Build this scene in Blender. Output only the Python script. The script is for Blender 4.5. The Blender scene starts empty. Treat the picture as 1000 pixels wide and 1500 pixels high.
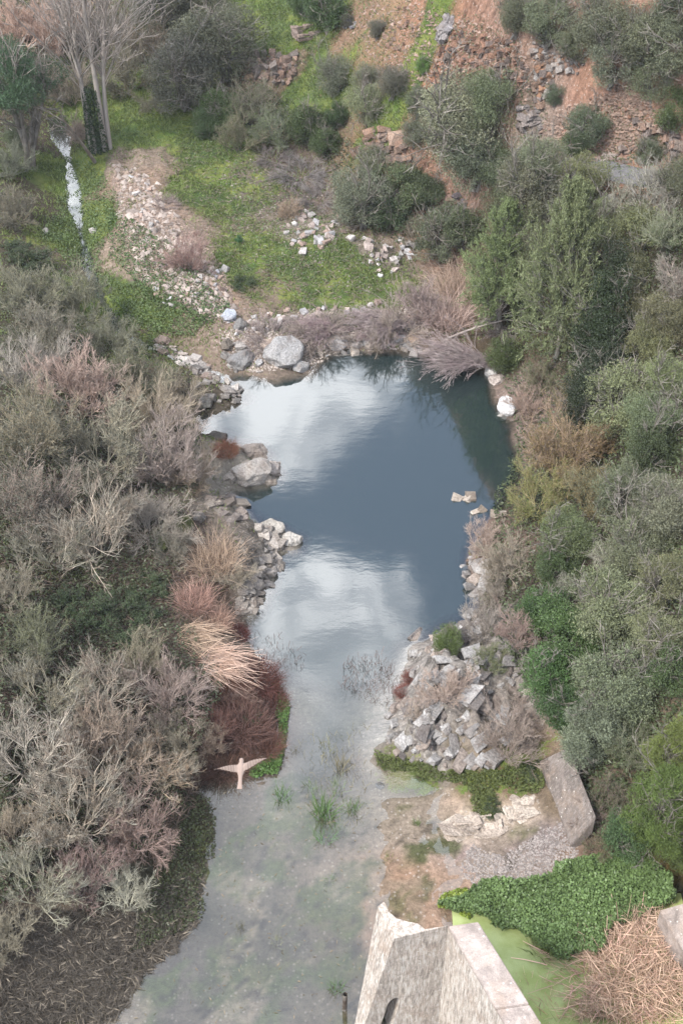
import bpy, bmesh, math, random
import numpy as np
from mathutils import Vector, Matrix
PI = math.pi
random.seed(7)
RNG = np.random.default_rng(7)
scene = bpy.context.scene
C = scene.collection

# ---------------------------------------------------------------- camera
CAMH, TH, FPX = 40.0, math.radians(42.0), 1900.0
cam = bpy.data.cameras.new('camera'); camo = bpy.data.objects.new('camera', cam); C.objects.link(camo)
camo.location = (0, 0, CAMH); camo.rotation_euler = (PI/2 - TH, 0, 0)
cam.sensor_fit = 'VERTICAL'; cam.sensor_height = 36.0; cam.lens = FPX/1500*36.0
cam.clip_start = 0.1; cam.clip_end = 3000
scene.camera = camo
SUN_EL, SUN_AZ = math.radians(50), math.radians(232)      # azimuth clockwise from +Y
# ---------------------------------------------------------------- world: hazy blue sky with broken cloud
def refl_dir(u, v):
    d = Vector((0, math.cos(TH), -math.sin(TH))) + Vector((1,0,0))*((u-500)/FPX) + Vector((0, math.sin(TH), math.cos(TH)))*(-(v-750)/FPX)
    d.normalize(); return Vector((d.x, d.y, -d.z))
world = bpy.data.worlds.new('World'); scene.world = world; world.use_nodes = True
nt = world.node_tree; N = nt.nodes; Lk = nt.links; N.clear()
out = N.new('ShaderNodeOutputWorld'); bg = N.new('ShaderNodeBackground'); bg.inputs[1].default_value = 0.125
sky = N.new('ShaderNodeTexSky'); sky.sky_type = 'NISHITA'; sky.sun_disc = False
sky.sun_elevation = SUN_EL; sky.sun_rotation = SUN_AZ; sky.air_density = 1.0; sky.dust_density = 1.0
geo = N.new('ShaderNodeTexCoord')
def wmath(op, a, b=None, c=None, clamp=False):
    n = N.new('ShaderNodeMath'); n.operation = op; n.use_clamp = clamp
    for i, x in enumerate((a, b, c)):
        if x is None: continue
        if isinstance(x, (int, float)): n.inputs[i].default_value = x
        else: Lk.new(x, n.inputs[i])
    return n.outputs[0]
nz = N.new('ShaderNodeTexNoise'); nz.inputs['Scale'].default_value = 15.0; nz.inputs['Detail'].default_value = 7; nz.inputs['Roughness'].default_value = .58
nz.inputs['Distortion'].default_value = .6
Lk.new(geo.outputs['Generated'], nz.inputs['Vector'])
total = wmath('MULTIPLY_ADD', nz.outputs[0], 4.6, -2.15)
CLOUDS = [(110,240,330,1.1),(430,590,105,.75),(520,550,70,.6),(460,650,70,.6),(350,580,90,.45),(435,700,45,.55),(560,600,40,.2),(500,850,80,.75),(440,905,90,.65),
          (540,915,75,.5),(612,850,34,1.1),(603,632,34,1.25),(645,675,22,.8),(585,885,40,.5),(560,520,50,.45),(460,1040,170,.7),(480,1150,150,.35),
          (620,740,140,-1.0),(400,770,70,-.9),(500,755,75,-.9),(690,640,120,-.9),(670,860,60,-.7)]
for (u, v, r, w) in CLOUDS:
    c = refl_dir(u, v); ang = r/FPX
    vm = N.new('ShaderNodeVectorMath'); vm.operation = 'DOT_PRODUCT'; Lk.new(geo.outputs['Generated'], vm.inputs[0]); vm.inputs[1].default_value = c
    mr = N.new('ShaderNodeMapRange'); mr.interpolation_type = 'SMOOTHERSTEP'
    mr.inputs['From Min'].default_value = math.cos(ang*1.5); mr.inputs['From Max'].default_value = 1.0
    mr.inputs['To Min'].default_value = 0; mr.inputs['To Max'].default_value = w
    Lk.new(vm.outputs['Value'], mr.inputs['Value'])
    total = wmath('ADD', total, mr.outputs[0])
cov = N.new('ShaderNodeMapRange'); cov.interpolation_type = 'SMOOTHSTEP'
cov.inputs['From Min'].default_value = -.45; cov.inputs['From Max'].default_value = 1.35; Lk.new(total, cov.inputs['Value'])
mixs = N.new('ShaderNodeMix'); mixs.data_type = 'RGBA'
hs = N.new('ShaderNodeHueSaturation'); hs.inputs['Saturation'].default_value = .72; hs.inputs['Value'].default_value = 1.6; Lk.new(sky.outputs[0], hs.inputs['Color'])
Lk.new(cov.outputs[0], mixs.inputs[0]); Lk.new(hs.outputs[0], mixs.inputs[6]); nz2 = N.new('ShaderNodeTexNoise'); nz2.inputs['Scale'].default_value = 24.0; nz2.inputs['Detail'].default_value = 6; nz2.inputs['Distortion'].default_value = .8; Lk.new(geo.outputs['Generated'], nz2.inputs['Vector'])
cr2 = N.new('ShaderNodeMapRange'); Lk.new(nz2.outputs[0], cr2.inputs['Value']); cr2.inputs['From Min'].default_value = .40; cr2.inputs['From Max'].default_value = .58
cm2 = N.new('ShaderNodeMix'); cm2.data_type = 'RGBA'; cm2.inputs[6].default_value = (7.5, 8.0, 9.0, 1); cm2.inputs[7].default_value = (18.5, 18.8, 19.4, 1); Lk.new(cr2.outputs[0], cm2.inputs[0]); Lk.new(cm2.outputs[2], mixs.inputs[7])
vd = N.new('ShaderNodeVectorMath'); vd.operation = 'DOT_PRODUCT'; Lk.new(geo.outputs['Generated'], vd.inputs[0]); vd.inputs[1].default_value = refl_dir(430, 1650)
vr = N.new('ShaderNodeMapRange'); vr.interpolation_type = 'SMOOTHSTEP'; Lk.new(vd.outputs['Value'], vr.inputs['Value'])
vr.inputs['From Min'].default_value = math.cos(.40); vr.inputs['From Max'].default_value = math.cos(.22); vr.inputs['To Max'].default_value = .8
mixv = N.new('ShaderNodeMix'); mixv.data_type = 'RGBA'; Lk.new(vr.outputs[0], mixv.inputs[0]); Lk.new(mixs.outputs[2], mixv.inputs[6]); mixv.inputs[7].default_value = (4.7, 4.9, 5.4, 1)
Lk.new(mixv.outputs[2], bg.inputs[0]); Lk.new(bg.outputs[0], out.inputs[0])
# ---------------------------------------------------------------- sun behind thin cloud
sl = bpy.data.lights.new('sun', 'SUN'); sl.energy = 2.4; sl.angle = math.radians(11); sl.color = (1.0, .95, .88)
so = bpy.data.objects.new('sun', sl); C.objects.link(so)
sdir = Vector((math.sin(SUN_AZ)*math.cos(SUN_EL), math.cos(SUN_AZ)*math.cos(SUN_EL), math.sin(SUN_EL)))
so.rotation_euler = sdir.to_track_quat('Z', 'Y').to_euler()
scene.view_settings.view_transform = 'Standard'; scene.view_settings.look = 'None'
scene.view_settings.exposure = 1.28; scene.view_settings.gamma = 1.0; scene.view_settings.use_curve_mapping = False
scene.cycles.max_bounces = 6; scene.cycles.diffuse_bounces = 3; scene.cycles.glossy_bounces = 2
scene.cycles.transparent_max_bounces = 8

HAZE = .00022
# ================================================================ helpers
def rays(u, v):
    u = np.asarray(u, float); v = np.asarray(v, float)
    a = (u-500)/FPX; b = -(v-750)/FPX
    return np.stack([a, math.cos(TH)+b*math.sin(TH), -math.sin(TH)+b*math.cos(TH)], -1)   # unit depth along the axis
def P(u, v, z=0.0):
    d = rays(u, v); t = (z-CAMH)/d[..., 2]
    return np.stack([d[..., 0]*t, d[..., 1]*t, np.broadcast_to(np.asarray(z, float), t.shape)], -1)
def _grid(seed, n=64): return np.random.default_rng(seed).random((n, n))
def vnoise(x, y, seed=0):
    g = _grid(seed); n = 64
    xi = np.floor(x).astype(int); yi = np.floor(y).astype(int); fx = x-xi; fy = y-yi
    fx = fx*fx*(3-2*fx); fy = fy*fy*(3-2*fy)
    a = g[xi % n, yi % n]; b = g[(xi+1) % n, yi % n]; c = g[xi % n, (yi+1) % n]; d = g[(xi+1) % n, (yi+1) % n]
    return (a*(1-fx)+b*fx)*(1-fy)+(c*(1-fx)+d*fx)*fy
def fbm(x, y, s, oct=4, seed=0, rough=.5):
    r = 0; a = 1; t = 0
    for i in range(oct):
        r = r+a*vnoise(x*s+7.3*i, y*s+3.1*i, seed+i); t += a; a *= rough; s *= 2.03
    return r/t*2-1
def mesh_np(name, V, F, rnd=None, smooth=False, extra=None):
    V = np.asarray(V, np.float32).reshape(-1, 3); F = np.asarray(F, np.int32); k = F.shape[1]
    me = bpy.data.meshes.new(name); me.vertices.add(len(V)); me.vertices.foreach_set('co', V.ravel())
    me.loops.add(F.size); me.loops.foreach_set('vertex_index', F.ravel())
    me.polygons.add(len(F)); me.polygons.foreach_set('loop_start', np.arange(0, F.size, k, dtype=np.int32))
    if smooth: me.polygons.foreach_set('use_smooth', np.ones(len(F), bool))
    if rnd is not None:
        a = me.attributes.new('rnd', 'FLOAT', 'POINT'); a.data.foreach_set('value', np.asarray(rnd, np.float32).ravel())
    for nm, arr in (extra or {}).items():
        arr = np.asarray(arr, np.float32)
        if arr.ndim == 2:
            a = me.attributes.new(nm, 'FLOAT_COLOR', 'POINT'); a.data.foreach_set('color', np.c_[arr, np.ones(len(arr))].astype(np.float32).ravel())
        else:
            a = me.attributes.new(nm, 'FLOAT', 'POINT'); a.data.foreach_set('value', arr)
    me.update(calc_edges=True); return me
def link(name, me, mat=None, parent=None, color=None):
    o = bpy.data.objects.new(name, me); C.objects.link(o)
    if mat is not None and me is not None and len(me.materials) == 0: me.materials.append(mat)
    if parent is not None: o.parent = parent
    if color is not None: o.color = (*color, 1)
    return o
def empty(name, loc, rz=0, s=1.0):
    o = bpy.data.objects.new(name, None); C.objects.link(o); o.location = loc; o.rotation_euler = (0, 0, rz)
    o.scale = (s, s, s) if isinstance(s, (int, float)) else s; o.empty_display_size = .2; return o
def tag(o, label=None, cat=None, group=None, kind=None):
    if label: o['label'] = label
    if cat: o['category'] = cat
    if group: o['group'] = group
    if kind: o['kind'] = kind
    return o
def unit(a): return a/np.maximum(np.linalg.norm(a, axis=-1, keepdims=True), 1e-9)
def in_poly(px, py, poly):
    poly = np.asarray(poly, float); c = np.zeros(np.shape(px), bool); j = len(poly)-1
    for i in range(len(poly)):
        xi, yi = poly[i]; xj, yj = poly[j]
        c ^= ((yi > py) != (yj > py)) & (px < (xj-xi)*(py-yi)/(yj-yi+1e-12)+xi); j = i
    return c
def seg_dist(px, py, pts, closed=True):
    pts = np.asarray(pts, float); n = len(pts); best = np.full(np.shape(px), 1e9); par = np.zeros(np.shape(px))
    for i in range(n if closed else n-1):
        a = pts[i]; b = pts[(i+1) % n]; d = b-a; L2 = d@d+1e-12
        t = np.clip(((px-a[0])*d[0]+(py-a[1])*d[1])/L2, 0, 1)
        dd = np.hypot(px-a[0]-t*d[0], py-a[1]-t*d[1]); m = dd < best
        best = np.where(m, dd, best); par = np.where(m, i+t, par)
    return best, par

# ================================================================ terrain
POOL = [(345,548),(365,552),(400,556),(452,545),(470,520),(500,514),(560,511),(610,514),(640,528),(700,538),(716,552),(722,575),(735,600),
        (755,625),(762,680),(748,735),(725,757),(690,790),(680,820),(698,855),(705,875),(690,905),(640,925),(600,945),(585,975),(575,1010),
        (562,1040),(556,1080),(545,1105),(562,1128),(600,1148),(650,1162),(640,1215),(655,1270),(640,1310),(690,1322),(690,1450),(600,1600),(420,1620),(60,1600),
        (165,1500),(232,1420),(290,1350),(302,1280),(316,1240),(310,1175),(285,1152),(350,1148),(408,1136),(412,1090),(420,1040),(405,1000),
        (390,970),(345,925),(366,898),(395,862),(408,832),(403,808),(436,806),(440,790),(415,775),(380,760),(350,738),(335,722),(350,714),(400,712),
        (411,695),(400,675),(375,655),(340,642),(300,632),(288,604),(318,606),(336,600),(362,585),(345,570),(330,556)]
POND = [(668,1335),(720,1325),(800,1300),(860,1285),(960,1273),(1010,1262),(1060,1300),(1080,1500),(1050,1700),(760,1700),(690,1420)]
CREEK = [(84,170),(88,200),(100,230),(108,270),(109,300),(120,345),(130,390),(150,440),(178,487),(225,512),(275,532),(325,556)]
CREEKZ = [1.5,1.4,1.2,1.0,.9,.7,.5,.3,.15,.08,.0,-.08]
CREEKW = [1.3,1.2,.25,.8,.9,.2,.7,.3,.3,.3,.3,.5]
poolw = P(*np.array(POOL, float).T)[:, :2]; pondw = P(*np.array(POND, float).T, .05)[:, :2]
creekw = P(np.array(CREEK, float)[:, 0], np.array(CREEK, float)[:, 1], np.array(CREEKZ))[:, :2]
CTRL = [(0,1500,.7),(150,1420,.4),(-60,1500,2),(100,1300,1.0),(0,1200,2),(200,1150,1.0),(-150,1100,6),(100,1000,2.0),(0,850,3.2),(200,850,1.6),(-150,800,7),
 (100,650,2.6),(250,640,1.2),(0,600,3.2),(-200,600,6),(100,500,1.8),(0,430,2.6),(-200,400,5),(40,330,2.2),(-200,250,5),(20,230,2.4),(60,190,2),(-200,100,5),
 (200,550,1.1),(250,500,.8),(330,480,.7),(175,380,1.4),(220,310,2.0),(290,430,1.3),(330,440,.9),(170,280,1.7),(150,200,1.9),(250,220,1.8),(300,180,1.9),
 (400,250,1.5),(350,330,1.0),(450,430,.6),(440,350,1.1),(480,340,1.4),(540,360,1.0),(560,430,.7),(500,480,.5),(400,480,.6),(620,460,.7),(600,410,.8),
 (230,130,2.3),(100,90,2.8),(0,50,4),(100,0,3.8),(250,40,3),(330,60,3.1),(345,115,2.7),(-250,0,7),
 (400,85,5.2),(400,118,3.5),(430,125,3.6),(360,80,4.6),(400,20,5.6),(450,55,6.0),(370,0,6),(480,110,5.2),(470,160,3.9),(440,185,2.8),(480,210,2.6),
 (520,225,2.7),(500,0,7.4),(560,175,5.8),(600,180,6.0),(560,235,3.6),(560,290,1.7),(600,240,4.0),(620,330,1.2),(560,100,7.2),(560,30,8.8),(640,60,10.3),
 (640,150,7.5),(640,0,12.2),(700,150,8.5),(690,210,6.3),(660,250,4.3),(680,290,3.3),(720,300,4),(700,340,2.2),(760,180,9),(760,100,11.5),(760,0,14.5),(850,0,15.5),
 (850,100,12.5),(850,180,10),(850,228,9.0),(880,245,8.8),(920,258,8.8),(980,262,9.2),(980,130,13),(980,190,11),(980,0,17),(1150,0,21),(1150,130,17),(1150,260,13),
 (840,280,6.8),(780,270,5.8),(900,330,7.2),(1000,330,8.6),(760,350,3.4),(840,400,4.2),(760,450,1.4),(700,480,.7),(800,550,1.6),(760,590,.7),(900,500,4.6),(1000,500,6.6),
 (1150,500,11),(900,600,4.2),(800,700,1.3),(900,720,3.8),(1000,700,6.4),(1150,750,11),(740,820,1.2),(800,820,2),(900,850,3.6),(1000,870,5.6),(1150,950,9.5),
 (730,960,1.2),(800,980,1.7),(640,1000,.7),(690,960,1.1),(640,1060,.8),(700,1040,1.15),(590,1090,.35),(720,1110,.8),(880,1020,2.8),(1000,1040,4.6),(860,1130,2.0),(800,1130,.5),
 (1000,1150,3.6),(900,1190,1.8),(1000,1240,1.6),(860,1240,1.0),(650,1140,.35),(730,1160,.3),(700,1230,.15),(800,1250,.25),(760,1280,.15),(1150,1100,8),
 (330,690,.7),(370,685,.8),(320,760,1.0),(370,820,1.1),(350,870,.9),(290,830,1.4),(330,900,.8),(350,1000,.7),(390,1060,.35),(300,1080,1.0),(250,1250,.4),(200,1380,.35)]
cw = np.array([P(u, v, z) for (u, v, z) in CTRL])
def tps_fit(X, z, lam=.02):
    n = len(X); d = np.hypot(X[:, None, 0]-X[None, :, 0], X[:, None, 1]-X[None, :, 1])
    K = np.where(d > 0, d*d*np.log(d+1e-9), 0)*.01+np.eye(n)*lam
    A = np.zeros((n+3, n+3)); A[:n, :n] = K; A[:n, n] = 1; A[:n, n+1:] = X; A[n, :n] = 1; A[n+1:, :n] = X.T
    return np.linalg.solve(A, np.r_[z, 0, 0, 0])
WTS = tps_fit(cw[:, :2], cw[:, 2])
def tps_eval(x, y):
    r = WTS[-3]+WTS[-2]*x+WTS[-1]*y
    for i, (a, b, _) in enumerate(cw):
        d = np.hypot(x-a, y-b); r = r+WTS[i]*.01*d*d*np.log(d+1e-9)
    return r
# region weights -------------------------------------------------
ZONES = [ # u, v, z, soil colour, grass, rock roughness
 (0,1450,0,(.045,.034,.026),.05,0),(100,1400,0,(.04,.032,.025),.05,0),(180,1440,0,(.05,.042,.03),.1,0),(250,1300,0,(.04,.038,.025),.45,0),(290,1230,0,(.045,.04,.028),.5,0),(200,1370,0,(.045,.037,.028),.3,0),
 (100,1150,1,(.05,.038,.030),.1,0),(100,900,2,(.035,.032,.02),.5,0),(0,700,3,(.05,.042,.03),.3,0),(150,650,2,(.05,.04,.03),.25,0),(250,600,1,(.05,.042,.03),.3,.1),(330,1050,1,(.06,.035,.027),.3,0),
 (300,850,1,(.08,.055,.04),.15,.2),(370,840,1,(.2,.18,.155),.08,1.1),(370,690,.5,(.2,.18,.15),.2,.4),
 (100,500,2,(.05,.045,.03),.4,0),(0,400,2.5,(.06,.05,.035),.45,0),(50,300,2,(.06,.05,.035),.4,.1),(60,200,2,(.07,.055,.04),.4,.1),(90,260,1,(.05,.045,.03),.85,.1),
 (140,250,1.5,(.05,.05,.03),.9,.1),(130,330,1,(.05,.05,.03),.95,.1),(160,420,1,(.05,.05,.03),.8,.1),(225,440,1,(.06,.055,.04),.85,.1),(200,490,1,(.09,.07,.05),.6,.2),
 (180,240,1.9,(.22,.17,.13),.2,.4),(190,270,1.8,(.24,.17,.125),.2,.4),(205,350,1.8,(.22,.17,.13),.2,.4),(265,355,1.6,(.22,.17,.13),.2,.4),(225,320,2,(.26,.185,.14),.12,.4),(200,380,1.5,(.22,.17,.13),.35,.4),(260,400,1.5,(.25,.18,.14),.2,.4),(300,430,1.3,(.26,.18,.13),.15,.3),(330,460,1,(.2,.15,.12),.4,.3),
 (240,190,2,(.09,.075,.05),1.0,0),(180,170,2,(.09,.075,.05),1.0,0),(320,220,1.5,(.09,.08,.05),.85,0),(300,280,1.5,(.1,.085,.055),.85,0),(380,370,1,(.1,.09,.05),.95,0),(400,420,.7,(.16,.12,.09),.55,.1),(470,390,.8,(.1,.09,.05),1.0,0),
 (340,400,.8,(.1,.09,.05),.9,0),(540,420,.7,(.1,.09,.05),1.0,0),(480,440,.7,(.12,.1,.06),.8,0),(450,335,1.2,(.18,.15,.12),.3,.3),(560,365,1,(.18,.15,.12),.45,.3),(380,270,1.5,(.14,.11,.09),.6,.2),(440,280,1.5,(.11,.085,.07),.35,.2),
 (450,220,2,(.09,.07,.055),.3,.1),(350,180,2,(.07,.06,.04),.4,.1),(450,485,.5,(.15,.12,.1),.2,.4),(600,470,.6,(.13,.1,.08),.3,.3),
 (100,60,3,(.08,.065,.05),.4,0),(300,90,3,(.06,.055,.035),.5,0),
 (390,20,5.5,(.12,.10,.05),1.0,.1),(420,60,5.5,(.15,.12,.06),.85,.2),(400,100,4.4,(.15,.11,.08),.2,1.),(450,100,5.2,(.14,.11,.055),.85,.3),(500,80,6.5,(.17,.13,.07),.6,.3),(480,130,5,(.14,.11,.055),.75,.3),
 (520,30,8,(.19,.12,.08),.35,.4),(560,60,8,(.2,.13,.08),.35,.3),(590,110,7,(.26,.14,.085),.2,.5),(590,10,10,(.24,.15,.09),.3,.4),(570,165,6,(.1,.09,.03),1.,.0),(575,180,6,(.1,.09,.03),1.,.0),(560,235,3.6,(.25,.14,.09),.1,.8),(600,235,4,(.27,.15,.10),.08,.8),
 (620,70,9.5,(.12,.11,.05),.85,.3),(620,110,8.5,(.12,.11,.05),.8,.3),(605,40,10,(.30,.15,.085),.05,.6),(650,30,12,(.33,.15,.085),.04,.9),(660,90,10,(.27,.15,.10),.05,1.2),(700,60,12,(.3,.17,.115),.03,1.3),(700,110,10.5,(.28,.17,.12),.05,1.3),
 (745,90,11.5,(.3,.18,.125),.03,1.4),(790,100,12.5,(.3,.25,.21),.03,1.4),(790,170,10,(.22,.18,.15),.1,.8),(830,150,11,(.30,.155,.10),.12,.7),(800,200,9.5,(.27,.15,.105),.06,.5),(880,130,12.5,(.33,.16,.095),.04,.8),(930,130,13,(.36,.16,.085),.03,1.0),
 (940,180,11,(.3,.16,.10),.08,.6),(900,200,10,(.28,.17,.12),.15,.6),(870,225,9.2,(.22,.16,.12),.2,.6),(950,230,9.5,(.24,.16,.12),.2,.6),(980,200,10.5,(.3,.17,.12),.1,.6),(870,90,13,(.3,.16,.10),.04,.8),
 (660,230,5,(.26,.14,.09),.08,.8),(680,285,3.3,(.22,.13,.09),.1,.6),(870,270,7.5,(.2,.13,.09),.5,.3),(840,320,6,(.08,.06,.04),.4,.1),(720,330,3,(.08,.06,.04),.3,.1),
 (780,450,3,(.05,.04,.025),.3,0),(900,500,4.6,(.04,.035,.022),.3,0),(850,700,3,(.045,.038,.025),.3,0),(900,900,4,(.045,.038,.025),.35,0),(780,850,1.5,(.06,.045,.035),.3,.1),(730,800,1,(.13,.09,.07),.2,.3),(745,600,.5,(.16,.12,.1),.2,.3),
 (650,1010,1,(.27,.245,.22),.08,1.2),(700,980,1,(.26,.235,.21),.12,1.1),(640,1090,.8,(.31,.285,.26),.05,1.2),(720,1060,1,(.24,.21,.185),.1,1.0),(680,1040,1,(.27,.245,.22),.05,1.2),(610,1080,.5,(.30,.275,.25),.05,1.0),(600,1120,.3,(.1,.08,.05),.7,.1),(680,1135,.4,(.12,.09,.05),.7,.1),(770,1140,.4,(.15,.10,.06),.7,.1),
 (660,1175,.2,(.30,.225,.17),.08,0),(720,1180,.2,(.12,.1,.05),.7,0),(765,1195,.2,(.42,.34,.27),.02,0),(700,1215,.15,(.42,.34,.27),.02,0),(735,1210,.15,(.42,.34,.27),.05,0),(675,1205,.15,(.5,.42,.34),.05,0),(740,1245,.15,(.22,.17,.15),.08,.1),(800,1240,.2,(.16,.13,.12),.12,.2),(690,1260,.1,(.25,.19,.17),.05,.1),
 (760,1275,.1,(.24,.19,.16),.1,.1),(660,1310,.1,(.26,.18,.13),.3,0),(600,1335,0,(.26,.16,.10),0,0),(840,1180,1,(.12,.09,.06),.3,.2),(850,1250,.8,(.16,.11,.08),.3,.3),(900,1220,1.5,(.06,.05,.035),.4,.1),
 (980,1200,2.5,(.05,.045,.025),.4,.1),(600,1200,0,(.215,.175,.135),0,0),(480,1200,0,(.095,.078,.058),0,0),(400,1400,0,(.07,.062,.047),0,0),(500,1420,0,(.085,.07,.05),0,0),(500,1000,0,(.16,.15,.12),0,0),(350,1250,0,(.09,.077,.06),0,0),(330,1450,0,(.07,.062,.047),0,0),(230,1460,0,(.085,.072,.058),0,0),
 (850,1400,0,(.1,.1,.05),.2,0),(980,1290,0,(.2,.14,.06),.0,0)]
zw = np.array([P(z[0], z[1], z[2])[:2] for z in ZONES]); zc = np.array([z[3] for z in ZONES]); _l = zc.mean(1, keepdims=True); _red = (zc[:, :1] > 1.6*zc[:, 1:2]) & (zc[:, :1] > .2); zc = np.where(_red, zc*.88+_l*.14, zc); zg = np.array([z[4] for z in ZONES]); zr = np.array([z[5] for z in ZONES])
GX0, GX1, GY0, GY1, ST = -42.0, 46.0, 12.0, 116.0, .21
gx = np.arange(GX0, GX1, ST); gy = np.arange(GY0, GY1, ST)
XX, YY = np.meshgrid(gx, gy, indexing='ij')
def region(x, y):
    xw = x+1.1*fbm(x, y, .35, 3, 40); yw = y+1.1*fbm(x, y, .35, 3, 50)
    s = 0; c = 0; g = 0; r = 0
    for i in range(len(zw)):
        d2 = (xw-zw[i, 0])**2+(yw-zw[i, 1])**2; w = 1/(d2+.15)**2.2
        s = s+w; c = c+w[..., None]*zc[i]; g = g+w*zg[i]; r = r+w*zr[i]
    return c/s[..., None], g/s, r/s
COL, GRASS, ROUGH = region(XX, YY)
_bm = np.clip((33.5-YY)/3, 0, 1)[..., None]*(GRASS < .12)[..., None]
for _sd, _sc, _th, _c, _am in ((301, .5, .05, (.05,.065,.022), .85), (311, .6, .1, (.19,.155,.115), .6), (321, 2.2, .22, (.025,.022,.017), .75), (331, 1.6, .2, (.075,.08,.03), .6)):
    _f = np.clip((fbm(XX, YY, _sc, 5, _sd, .65)-_th)/.14, 0, 1)[..., None]*_am*_bm; COL = COL*(1-_f)+np.array(_c)*_f
COL = np.where(_bm > .01, COL*.95, COL)
Hh = tps_eval(XX, YY)
lowm = np.clip((33-YY)/3, 0, 1); WX = XX+(.38+.5*lowm)*fbm(XX, YY, .75, 4, 171, .6); WY = YY+(.38+.5*lowm)*fbm(XX, YY, .75, 4, 181, .6)
dp, _ = seg_dist(WX, WY, poolw); ins = in_poly(WX, WY, poolw)
dpn, _ = seg_dist(XX, YY, pondw); inpn = in_poly(XX, YY, pondw); ins = ins & ~((dpn < .5) | inpn)
dc, pc = seg_dist(XX, YY, creekw, closed=False)
dpj = dp+.25*fbm(XX, YY, .9, 3, 70)
Hh = Hh+.12*fbm(XX, YY, .5, 4, 11)+.05*fbm(XX, YY, 2.2, 2, 12)
# cliffs and rocky ground: ridged relief that steps along the slope
rid = 1-2*np.abs(fbm(XX*.9+YY*.35, YY*.35-XX*.3, .55, 4, 21, .6)); rid2 = 1-2*np.abs(fbm(XX, YY, 1.3, 3, 31, .6))
rid3 = 1-2*np.abs(fbm(XX*1.2+YY*.5, YY*.6-XX*.5, 2.1, 3, 35, .65)); Hh = Hh+ROUGH*np.clip(.6+ROUGH*.6, 0, 1.6)*(.75*rid+.42*rid2+.22*rid3-.45)
Hh = Hh+np.clip(ROUGH-.25, 0, 1)*.28*(np.floor((Hh*1.6+.5*XX*.6)+fbm(XX, YY, .8, 3, 36))-(Hh*1.6+.5*XX*.6)+.5)
Hh = np.where(ins, Hh, np.minimum(np.maximum(Hh, .06), Hh))
out_m = np.clip(dpj/1.6, 0, 1); out_m = out_m*out_m*(3-2*out_m)
Hout = np.maximum(Hh, .08)*out_m+.02*(1-out_m)-.03*(1-out_m)
dmax = .07+.0*YY+np.clip((YY-28.5)/6, 0, 1)*1.7
din = np.maximum(dpj, 0)
lowr = np.clip((33-YY)/4, 0, 1)*np.clip((XX-.2)/2.4, 0, 1); Hin = -np.minimum((.32+np.clip((YY-34)/3, 0, 1)*1.3)*din, dmax)+(.07*fbm(XX, YY, .55, 5, 90, .6)+.03*fbm(XX, YY, 3, 2, 97))*(YY < 34)+.13*lowr*np.clip(din/.5, 0, 1)
HT = np.where(ins, Hin, Hout)
HT = np.where(inpn, -np.minimum(.3*dpn, .5), HT)
# the bar on which watercress grows stays dry
wz = np.interp(pc, range(len(CREEKZ)), CREEKZ); ww = np.interp(pc, range(len(CREEKW)), CREEKW)
HC = np.where(dc < ww/2, wz-.2, wz+.02+(dc-ww/2)*.45+.05*fbm(XX, YY, 1.1, 3, 95))
HT = np.where(~ins & (dc < 5), np.minimum(HT, np.maximum(HC, wz-.2)), HT)
# the track cut into the right-hand slope
ROAD = [(815,262),(845,243),(880,246),(925,258),(990,268),(1100,280)]; ROADZ = [8.7,8.9,8.8,8.9,9.2,9.8]
roadw = P(np.array(ROAD, float)[:, 0], np.array(ROAD, float)[:, 1], np.array(ROADZ))
dr, pr = seg_dist(XX, YY, roadw[:, :2], closed=False); rz_ = np.interp(pr, range(6), ROADZ)
k = np.clip((dr-1.5)/1.2, 0, 1); HT = (rz_-.02)*(1-k)+HT*k
def bil(A, x, y):
    fx = np.clip((np.asarray(x)-GX0)/ST, 0, len(gx)-1.001); fy = np.clip((np.asarray(y)-GY0)/ST, 0, len(gy)-1.001)
    i = fx.astype(int); j = fy.astype(int); a = fx-i; b = fy-j
    if A.ndim == 3: a = a[..., None]; b = b[..., None]
    return (A[i, j]*(1-a)+A[i+1, j]*a)*(1-b)+(A[i, j+1]*(1-a)+A[i+1, j+1]*a)*b
def H(x, y): return bil(HT, x, y)
def hit(u, v, off=0.0):
    d = rays(u, v); off = np.broadcast_to(np.asarray(off, float), d.shape[:-1])
    t = np.full(d.shape[:-1], 24.0); done = np.zeros(d.shape[:-1], bool)
    for _ in range(520):
        p = d*t[..., None]; p[..., 2] += CAMH
        done |= p[..., 2] <= np.maximum(H(p[..., 0], p[..., 1]), -.02)+off
        if done.all(): break
        t = np.where(done, t, t+.25)
    lo = t-.25; hi = t.copy()
    for _ in range(8):
        mid = (lo+hi)/2; p = d*mid[..., None]; p[..., 2] += CAMH; below = p[..., 2] <= np.maximum(H(p[..., 0], p[..., 1]), -.02)+off
        hi = np.where(below, mid, hi); lo = np.where(below, lo, mid)
    t = hi; p = d*t[..., None]; p[..., 2] += CAMH
    return p, t

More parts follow.
